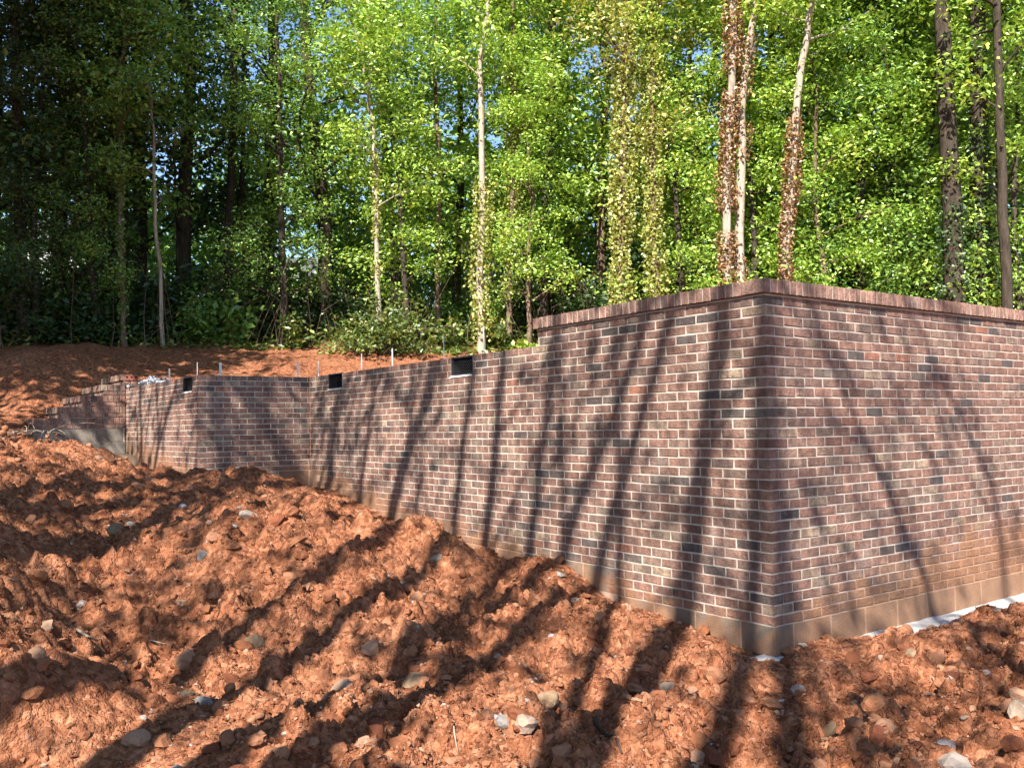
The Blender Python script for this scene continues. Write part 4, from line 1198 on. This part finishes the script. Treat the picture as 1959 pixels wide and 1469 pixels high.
for (x, d, k, s) in [(-20, 21.6, 3, 1.0), (40, 22.6, 0, 1.2), (95, 21.6, 0, 1.0), (150, 22.0, 3, .9), (185, 21.4, 0, .8), (270, 22.0, 0, 1.0), (340, 22.2, 3, .9), (395, 21.5, 1, .9), (445, 22.2, 0, 1.1), (500, 22.6, 3, 1.0), (540, 22, 0, .8),
                     (590, 22.8, 0, 1.0), (655, 22.6, 0, 1.0), (790, 22.6, 0, .9), (850, 22.8, 1, .8), (890, 22.8, 0, .8), (950, 22.6, 2, .9), (1005, 22.6, 0, .9), (1070, 22.6, 3, 1.0), (1120, 22.5, 0, 1.1), (1160, 23.5, 3, 1.1),
                     (1225, 22.5, 0, 1.2), (1300, 23.0, 3, 1.1), (1345, 22.2, 0, 1.3), (1450, 22.4, 3, 1.1), (1480, 23.5, 0, 1.3), (1560, 22.0, 3, 1.1), (1610, 22.8, 1, 1.3), (1660, 21.8, 1, 1.2), (1720, 22.4, 3, 1.1), (1775, 22.0, 1, 1.2), (1850, 22.6, 0, 1.2), (1905, 22.4, 1, 1.1), (1950, 21.6, 3, .9)]:
    put_bush(x, d, k, unique_label(['low dark bush', 'mid green bush', 'bright low bush', 'tall dark bush'][k], x, d), s, 'bushes along the edge of the wood')

# round tangled shrub, weeds, plant by the wall, logs
def round_shrub():
    r = np.random.default_rng(330); p = pd(737, 690, 20.1); z = hz(p[0], p[1]) - .05
    t = empty('round_shrub', (p[0], p[1], z), 'round tangled yellow green shrub at the foot of the thin pale trunk', 'shrub')
    mb = MB(); pts = []; tone = []
    for i in range(60):
        a = r.uniform(0, 6.28); el = r.uniform(.5, 1.4); L = r.uniform(1.0, 1.5)
        lp = polyline((r.normal(0, .1), r.normal(0, .1), 0), (math.cos(a) * math.cos(el), math.sin(a) * math.cos(el), math.sin(el)), L, 8, r, .1, -.16)
        mb.tube(lp, np.linspace(.008, .002, 9), 3)
        for k in range(3, 9):
            m = 11; pts.append(lp[k] + r.normal(0, 1, (m, 3)) * .10); tone.append(np.clip(r.normal(.42, .28, m), 0, 1))
    P = np.concatenate(pts); T = np.concatenate(tone); ok = P[:, 2] > 0
    obj('stems', mb.mesh('stems', B_BROWN, True), t); obj('foliage', leaf_mesh('foliage', P[ok], .062, r, L_GROUND, tone=T[ok]), t)
round_shrub()
def leafy_plant(px_, d, h, n, mat, ls, label, seed, w=.35):
    r = np.random.default_rng(seed); p = pd(px_, 690, d); z = hz(p[0], p[1])
    t = empty('leafy_plant', (p[0], p[1], z), label, 'plant'); mb = MB(); pts = []
    for i in range(12):
        lp = polyline((0, 0, 0), (r.normal(0, w), r.normal(0, w), 1), h * r.uniform(.6, 1.05), 5, r, .1); mb.tube(lp, np.linspace(.008, .002, 6), 3)
        for k in range(1, 6): pts.append(lp[k] + r.normal(0, .07, (int(n / 60), 3)))
    obj('stems', mb.mesh('stems', L_GROUND, True), t) if False else obj('stems', mb.mesh('stems', B_BROWN, True), t)
    obj('foliage', leaf_mesh('foliage', np.concatenate(pts), ls, r, mat), t)
leafy_plant(1012, 19.2, .75, 420, L_SPRING, .11, 'bright green leafy plant behind the left end of the capped wall', 340)
leafy_plant(447, 21.2, 1.1, 300, L_MID, .13, 'broad leaved sapling in the shade at the edge of the wood', 341, .5)
leafy_plant(560, 21.0, .9, 300, L_GROUND, .08, 'dry brownish weed clump at the dirt edge below the spreading tree', 342, .5)
leafy_plant(960, 20.9, .7, 500, L_GROUND, .08, 'weedy clump at the foot of the ivy dotted trunk', 343, .6)
leafy_plant(870, 20.8, .8, 500, L_GROUND, .075, 'pale feathery weeds in front of the fallen logs', 344, .6)
leafy_plant(1500, 19.6, 2.4, 260, L_SPRING, .12, 'sunny sapling spray left of the leaning trunk above the capping', 345, .5)
leafy_plant(1672, 19.4, 2.4, 300, L_SPRING, .13, 'bright sapling above the right capping', 346, .5)
for (x, d, L, a, lb) in ((838, 21.6, 1.1, .25, 'dark fallen log left of the feathery weeds'), (880, 21.4, 1.0, -.05, 'dark fallen log behind the feathery weeds')):
    p = pd(x, 690, d); mb = MB(); n = 8; r = np.random.default_rng(int(x))
    P = np.stack([np.linspace(-L / 2, L / 2, n), r.normal(0, .02, n), .16 + a * np.linspace(0, .5, n)], -1); c, s_ = RT[0], RT[1]
    Q = np.stack([P[:, 0] * c, P[:, 0] * s_, P[:, 2]], -1)
    mb.tube(Q, .10 + r.normal(0, .008, n), 8)
    o = obj('log', mb.mesh('log', B_DARK, True), loc=(p[0], p[1], hz(p[0], p[1]))); tag(o, lb, 'log')

def ground_cover():
    r = np.random.default_rng(350); n = 52000
    a = YAW + np.radians(r.uniform(-36, 36, n)); d = r.uniform(19.8, 27, n)
    x = CAM[0] + d * np.cos(a); y = CAM[1] + d * np.sin(a)
    e = edge_dist(x, y); dl = np.degrees(YAW - a)     # + right
    thick = np.clip((e + .25 + .5 * (dl > -9) + .3 * fbm(x * 1.2, y * 1.2, 3, 91)) / .7, 0, 1) * np.clip(.25 + 1.1 * vnoise(x * .9, y * .9, 92), 0, 1)
    ok = (r.random(n) < thick); x, y, e, d = x[ok], y[ok], e[ok], d[ok]
    h = np.clip(.08 + .5 * np.clip(e, 0, 1.5) * vnoise(x * .8, y * .8, 93), .05, .8)
    z = height(x, y) + h * r.random(len(x)) ** .8
    tone = np.clip(r.normal(.5, .25, len(x)), 0, 1)
    me = leaf_mesh('ground_cover', np.stack([x, y, z], -1), .085, r, L_GROUND, tone=tone, up=.6)
    o = obj('ground_cover', me, kind='stuff'); o['label'] = 'weeds and ivy leaves covering the floor of the wood'; o['category'] = 'ground cover'
ground_cover()
def brush():
    """thin bare stems and twigs tangled along the edge of the wood"""
    r = np.random.default_rng(360); mb = MB()
    for i in range(420):
        x = r.uniform(-20, 1980); d = r.uniform(20.6, 25); p = pd(x, 690, d); z = hz(p[0], p[1]) - .05
        L = r.uniform(.8, 3.4); lp = polyline((p[0], p[1], z), (r.normal(0, .28), r.normal(0, .28), 1), L, 6, r, .09)
        mb.tube(lp, np.linspace(1, .25, 7) * r.uniform(.006, .015), 3)
        if r.random() < .6:
            k = r.integers(2, 5); mb.tube(polyline(lp[k], (r.normal(0, .8), r.normal(0, .8), .7), L * .4, 4, r, .15), np.linspace(.006, .002, 5), 3)
    o = obj('brushwood', mb.mesh('brushwood', B_BROWN, True), kind='stuff'); o['label'] = 'thin bare stems and twigs tangled in the undergrowth'; o['category'] = 'brushwood'
brush()
def far_wood():
    """the far side of the wood, which reads as one mass of leaves"""
    r = np.random.default_rng(370); n = 150000
    a = YAW + np.radians(r.uniform(-38, 38, n)); d = r.uniform(30, 42, n)
    hh = 17 * r.random(n) ** 1.15
    x = CAM[0] + d * np.cos(a); y = CAM[1] + d * np.sin(a); z0 = base_h(x, y)
    u = np.degrees(a) * .9; g = vnoise(u * .38, hh * .34, 371) * .7 + vnoise(u * 1.0, hh * .9, 372) * .3
    lim = np.clip(.02 + .13 * (hh - 4.2), .0, .85)
    ok = g > lim
    # keep the sight lines to the houses a little open
    px_ = 979.5 - F_PX * np.tan(a - YAW)
    for hx in (95, 580, 1935): ok &= ~((np.abs(px_ - hx) < 50) & (hh < 5.5) & (r.random(n) < .72))
    P = np.stack([x, y, z0 + hh], -1)[ok]
    P += r.normal(0, .1, P.shape)
    tone = np.clip(.25 + .5 * vnoise(P[:, 0] * .4, P[:, 2] * .5, 373) + r.normal(0, .15, len(P)), 0, 1)
    o = obj('woodland', leaf_mesh('woodland', P, .22, r, L_MID, tone=tone, up=.2), kind='stuff'); o['label'] = 'far side of the wood, a mass of leaves'; o['category'] = 'woodland'
far_wood()

# houses glimpsed through the wood
def house(px_, py_, d, w, hgt, dep, wallm, roofm, label, ridge=1.6, yaw_off=0.0):
    p = pd(px_, py_, d); z = p[2]
    t = empty('house', (p[0], p[1], z), label, 'house'); t.rotation_euler = (0, 0, YAW - math.pi / 2 + yaw_off)
    mb = MB(); nb = int(hgt / .18)
    for k in range(nb):        # lapped boards
        z0 = k * .18
        for (x0, x1, y0, y1) in ((-w / 2, w / 2, 0, dep),):
            v = [(x0, y0 - .02, z0), (x1, y0 - .02, z0), (x1, y0, z0 + .178), (x0, y0, z0 + .178)]
            mb.add(v, [(0, 1, 2, 3)])
            v = [(x1 + .02, y0, z0), (x1 + .02, y1, z0), (x1, y1, z0 + .178), (x1, y0, z0 + .178)]; mb.add(v, [(0, 1, 2, 3)])
            v = [(x0 - .02, y1, z0), (x0 - .02, y0, z0), (x0, y0, z0 + .178), (x0, y1, z0 + .178)]; mb.add(v, [(0, 1, 2, 3)])
    obj('wall', mb.mesh('wall', wallm), t)
    mb = MB(); e = .4
    v = [(-w / 2 - e, -e, hgt - .1), (w / 2 + e, -e, hgt - .1), (w / 2 + e, dep / 2, hgt + ridge), (-w / 2 - e, dep / 2, hgt + ridge), (w / 2 + e, dep + e, hgt - .1), (-w / 2 - e, dep + e, hgt - .1)]
    v2 = [(a, b, c - .12) for a, b, c in v]
    mb.add(np.array(v + v2), [(0, 1, 2, 3), (3, 2, 4, 5), (9, 8, 7, 6), (11, 10, 8, 9), (0, 6, 7, 1), (4, 10, 11, 5)])
    obj('roof', mb.mesh('roof', roofm), t)
    mb = MB(); mb.box((-w * .3, -.06, hgt * .35), (-w * .3 + .9, -.021, hgt * .8)); f = obj('window', mb.mesh('window', simple_mat('trim', (.6, .6, .6), (.7, .7, .7), 5)), t)
    mb = MB(); mb.box((-w * .3 + .07, -.066, hgt * .35 + .07), (-w * .3 + .83, -.058, hgt * .8 - .07)); obj('pane', mb.mesh('pane', M_BLACK), f)
H_WHITE = simple_mat('white_siding', (0.248, 0.256, 0.264), (0.304, 0.312, 0.320), 4, .6)
H_TAN = simple_mat('tan_siding', (.48, .33, .24), (.60, .43, .32), 4, .7)
H_ROOF = simple_mat('grey_shingle', (0.064, 0.062, 0.064), (0.108, 0.104, 0.104), 30, .9)
H_ROOFD = simple_mat('dark_shingle', (.05, .035, .03), (.09, .07, .06), 30, .9)
house(95, 570, 45, 6, 2.7, 6, H_WHITE, H_ROOF, 'white clapboard house glimpsed through leaves at far left')
house(590, 600, 46, 9, 1.9, 7, H_TAN, H_ROOF, 'low house with a grey roof glimpsed behind the spreading tree')
house(1960, 620, 44, 10, 2.3, 6, H_TAN, H_ROOFD, 'tan house glimpsed above the capping at the right edge', 1.2)

# clump of earth with roots, gravel by the steps, heap of mortar on the wall
def earth_clump():
    p = pd(45, 790, 14.2); p[2] = hz(p[0], p[1]); t = empty('earth_clump', tuple(p), 'clump of earth bristling with roots left of the entrance steps', 'earth clump')
    r = np.random.default_rng(380); v, f = ico(); mb = MB()
    for i in range(280):
        o = r.normal(0, 1, 3) * np.array([.26, .2, .1]); o[2] = abs(o[2]) * 1.2 - .05
        mb.add(v * r.uniform(.015, .06) * (1 + r.uniform(-.2, .2, (12, 1))) + o, f, r.random() * .85)
    obj('earth', mb.mesh('earth', M_CLOD, True, attr='rnd'), t, kind='stuff')
    mb = MB()
    for i in range(14):
        a = r.uniform(0, 6.28); lp = polyline((r.normal(0, .15), r.normal(0, .15), .25), (math.cos(a), math.sin(a), .7), r.uniform(.3, .9), 7, r, .1, -.16)
        mb.tube(lp, np.linspace(.007, .003, 8), 4)
    obj('roots', mb.mesh('roots', B_PALE, True), t)
earth_clump()
def pile_of(name, label, cat, pts, rad, mat, seed, kind=None):
    r = np.random.default_rng(seed); v, f = ico(); mb = MB()
    for p in pts: mb.add(v * rad * r.uniform(.5, 1.4) * (1 + r.uniform(-.2, .2, (12, 1))) + p, f)
    o = obj(name, mb.mesh(name, mat), kind=kind); return tag(o, label, cat, None, kind)
r = np.random.default_rng(381)
c = pax(291, 741, 0, -R1 + .12); c[2] = LINE(2)
pile_of('mortar_heap', 'heap of grey blue mortar crumbs on top of the wall beside the steps', 'mortar heap', [c + np.array([r.normal(0, .06), r.normal(0, .22), abs(r.normal(0, .035)) + .015]) for _ in range(90)], .028, simple_mat('grey_mortar', (0.168, 0.182, 0.210), (0.308, 0.329, 0.364), 30, .9), 382)
G = []
while len(G) < 260:
    q = pax(r.uniform(-10, 140), 850, 1, Y3 - .35)
    for _ in range(8): G.append(q + np.array([r.normal(0, .12), r.normal(0, .1), 0]))
G = np.array(G); G[:, 2] = height(G[:, 0], G[:, 1]) + .01
pile_of('gravel', 'pale gravel and mortar crumbs spilt along the foot of the entrance steps', 'gravel', G[~in_house(G[:, 0], G[:, 1])], .016, S_PALE, 383, 'stuff')

# ------------------------------------------------------------------ trees behind the viewpoint: they shade the wall and the soil
SH_L = 'tall tree behind the viewpoint whose trunk throws a shadow across the clay and the wall'
def shadow_tree(A, B, k, r0, seed, lean_keep=.45, limbs=12, limb_len=2.2, leafy=14, H=None, plane=0, val=0.0):
    """A, B: picture points low and high on the wall between which the trunk's shadow runs; k: metres from wall to trunk towards the sun"""
    r = np.random.default_rng(seed)
    a = pax(*A, plane, val) + SUN * k; b = pax(*B, plane, val) + SUN * k
    sl = (b - a) / (b[2] - a[2])
    gz = hz(a[0], a[1])
    foot = a - sl * (a[2] - gz) * lean_keep; foot[2] = hz(foot[0], foot[1]) - .05
    m = foot + (a - foot) * .5 + np.array([r.normal(0, .12), r.normal(0, .12), 0])
    top = b + sl * 4.5 * .6; top[2] = b[2] + 4.5
    P = np.array([foot, m, a, b, top]) - foot
    t = np.array([0, .25, .55, .75, 1]); tt = np.linspace(0, 1, 26)
    T = np.stack([np.interp(tt, t, P[:, i]) for i in range(3)], -1); T[1:-1, :2] += r.normal(0, .012, (24, 2))
    mbT, pts, tone = grow(r, 1, r0, c0=.5, limbs=limbs, limb_len=limb_len, clump=leafy, trunk_pts=T, twigs=2, spread=(.3, .15), rise=.6)
    crown = leaf_mesh('crown', pts, .10, r, L_MID, tone=tone)
    return put_tree('shade_tree', SH_L, tuple(foot), mbT, B_BROWN, crown, None, 'trees behind the viewpoint')
shadow_tree((1305, 1190), (1385, 575), 10.8, .17, 401, limbs=5, leafy=2, limb_len=2.8)
shadow_tree((1075, 1060), (1225, 655), 11.5, .13, 402, leafy=2, limb_len=2.8, limbs=6)
shadow_tree((925, 1060), (962, 700), 10.8, .12, 403, leafy=2, limb_len=2.8, limbs=6)
shadow_tree((752, 955), (828, 725), 12.0, .18, 404, leafy=8, limb_len=2.8)
shadow_tree((630, 900), (648, 745), 13.0, .12, 405, leafy=8, limb_len=2.8)
shadow_tree((1185, 1120), (1180, 640), 12.0, .09, 406, leafy=2, limb_len=2.8, limbs=6)
shadow_tree((690, 930), (715, 735), 11.0, .08, 414, leafy=6, limb_len=2.8)
shadow_tree((1140, 1090), (1290, 600), 12.6, .13, 421, leafy=2, limb_len=2.8, limbs=6)
shadow_tree((865, 1020), (905, 700), 12.8, .11, 422, leafy=2, limb_len=2.8, limbs=6)
shadow_tree((1010, 1075), (1060, 670), 13.2, .12, 423, leafy=2, limb_len=2.8, limbs=6)
shadow_tree((1435, 1210), (1462, 620), 12.2, .13, 424, leafy=2, limb_len=2.4, limbs=6)
shadow_tree((430, 880), (405, 740), 12.0, .15, 407, plane=1, val=L1, leafy=7, limb_len=2.8)
shadow_tree((540, 880), (470, 730), 13.0, .14, 408, plane=1, val=L1, leafy=8, limb_len=2.8)
shadow_tree((1780, 1130), (1575, 660), 10.5, .07, 409, plane=1, val=0.0, lean_keep=.15, leafy=2, limb_len=2.8, limbs=6)
shadow_tree((1905, 940), (1748, 610), 11.5, .055, 410, plane=1, val=0.0, lean_keep=.15, leafy=2, limb_len=2.8, limbs=6)
shadow_tree((1500, 1190), (1475, 700), 15.0, .15, 411, plane=1, val=0.0, leafy=2, limb_len=2.8, limbs=6)
shadow_tree((300, 860), (335, 740), 12.5, .10, 412, plane=0, val=-R1, leafy=6, limb_len=2.8)
shadow_tree((270, 860), (268, 745), 13.5, .10, 413, plane=0, val=-R1, leafy=6, limb_len=2.8)

def bough_tree(px_, py_, k, seed, L=1.7, clump=26, r0=.09):
    """slender tree behind the viewpoint whose leafy head shades the spot of soil seen at that pixel"""
    r = np.random.default_rng(seed); h = hit(px_, py_) + SUN * k
    f = h + np.array([r.normal(0, .4), r.normal(0, .4), 0]); f[2] = hz(f[0], f[1]) - .05
    d = h - f; n = 14; t = np.linspace(0, 1.25, n)
    T = np.stack([d[0] * t ** 1.3, d[1] * t ** 1.3, d[2] * t], -1); T[1:-1, :2] += r.normal(0, .04, (n - 2, 2))
    mbT, pts, tone = grow(r, 1, r0, c0=.62, limbs=13, limb_len=L * 1.5, clump=clump, trunk_pts=T, twigs=3, spread=(.32, .18), rise=.3)
    put_tree('shade_tree', SH_L, tuple(f), mbT, B_BROWN, leaf_mesh('crown', pts, .10, r, L_MID, tone=tone), None, 'trees behind the viewpoint')
for i_, (x, y, k, L, c_) in enumerate(((70, 1030, 11, 1.5, 9), (330, 930, 12, 1.1, 7), (20, 1190, 10.5, 1.3, 6), (900, 1215, 11, .8, 3), (1640, 1440, 10.5, .9, 3), (1915, 1330, 11, 1.0, 4))):
    bough_tree(x, y, k, 450 + i_, L, c_)

# big leafy trees left of the picture: they keep the left of the wood and the ground there in broken shade
BIG = kind_tree(420, 21, .26, B_DARK, L_MID, limbs=52, limb_len=5.0, clump=50, c0=.30, spread=(.7, .35), lsize=.17, twigs=4)
for i_, (x, y, s, a) in enumerate([(-12, 13, 1.0, .3), (-9.2, 14.5, .9, 2.1), (-14, 16.5, .95, 4.0), (-13.5, 10.3, 1.0, 5.2), (-10, 19, 1.0, 3.3), (-17, 12.5, 1.05, .9), (-8.6, 9.9, .85, 1.7)]):
    t = empty('leafy_tree', (x, y, hz(x, y) - .1), 'big leafy tree beyond the left edge of the view, shading the left wood', 'tree', 'leafy trees beyond the left edge')
    t.rotation_euler = (0, 0, a); t.scale = (s, s, s)
    obj('trunk', BIG[0], t); obj('crown', BIG[1], t)
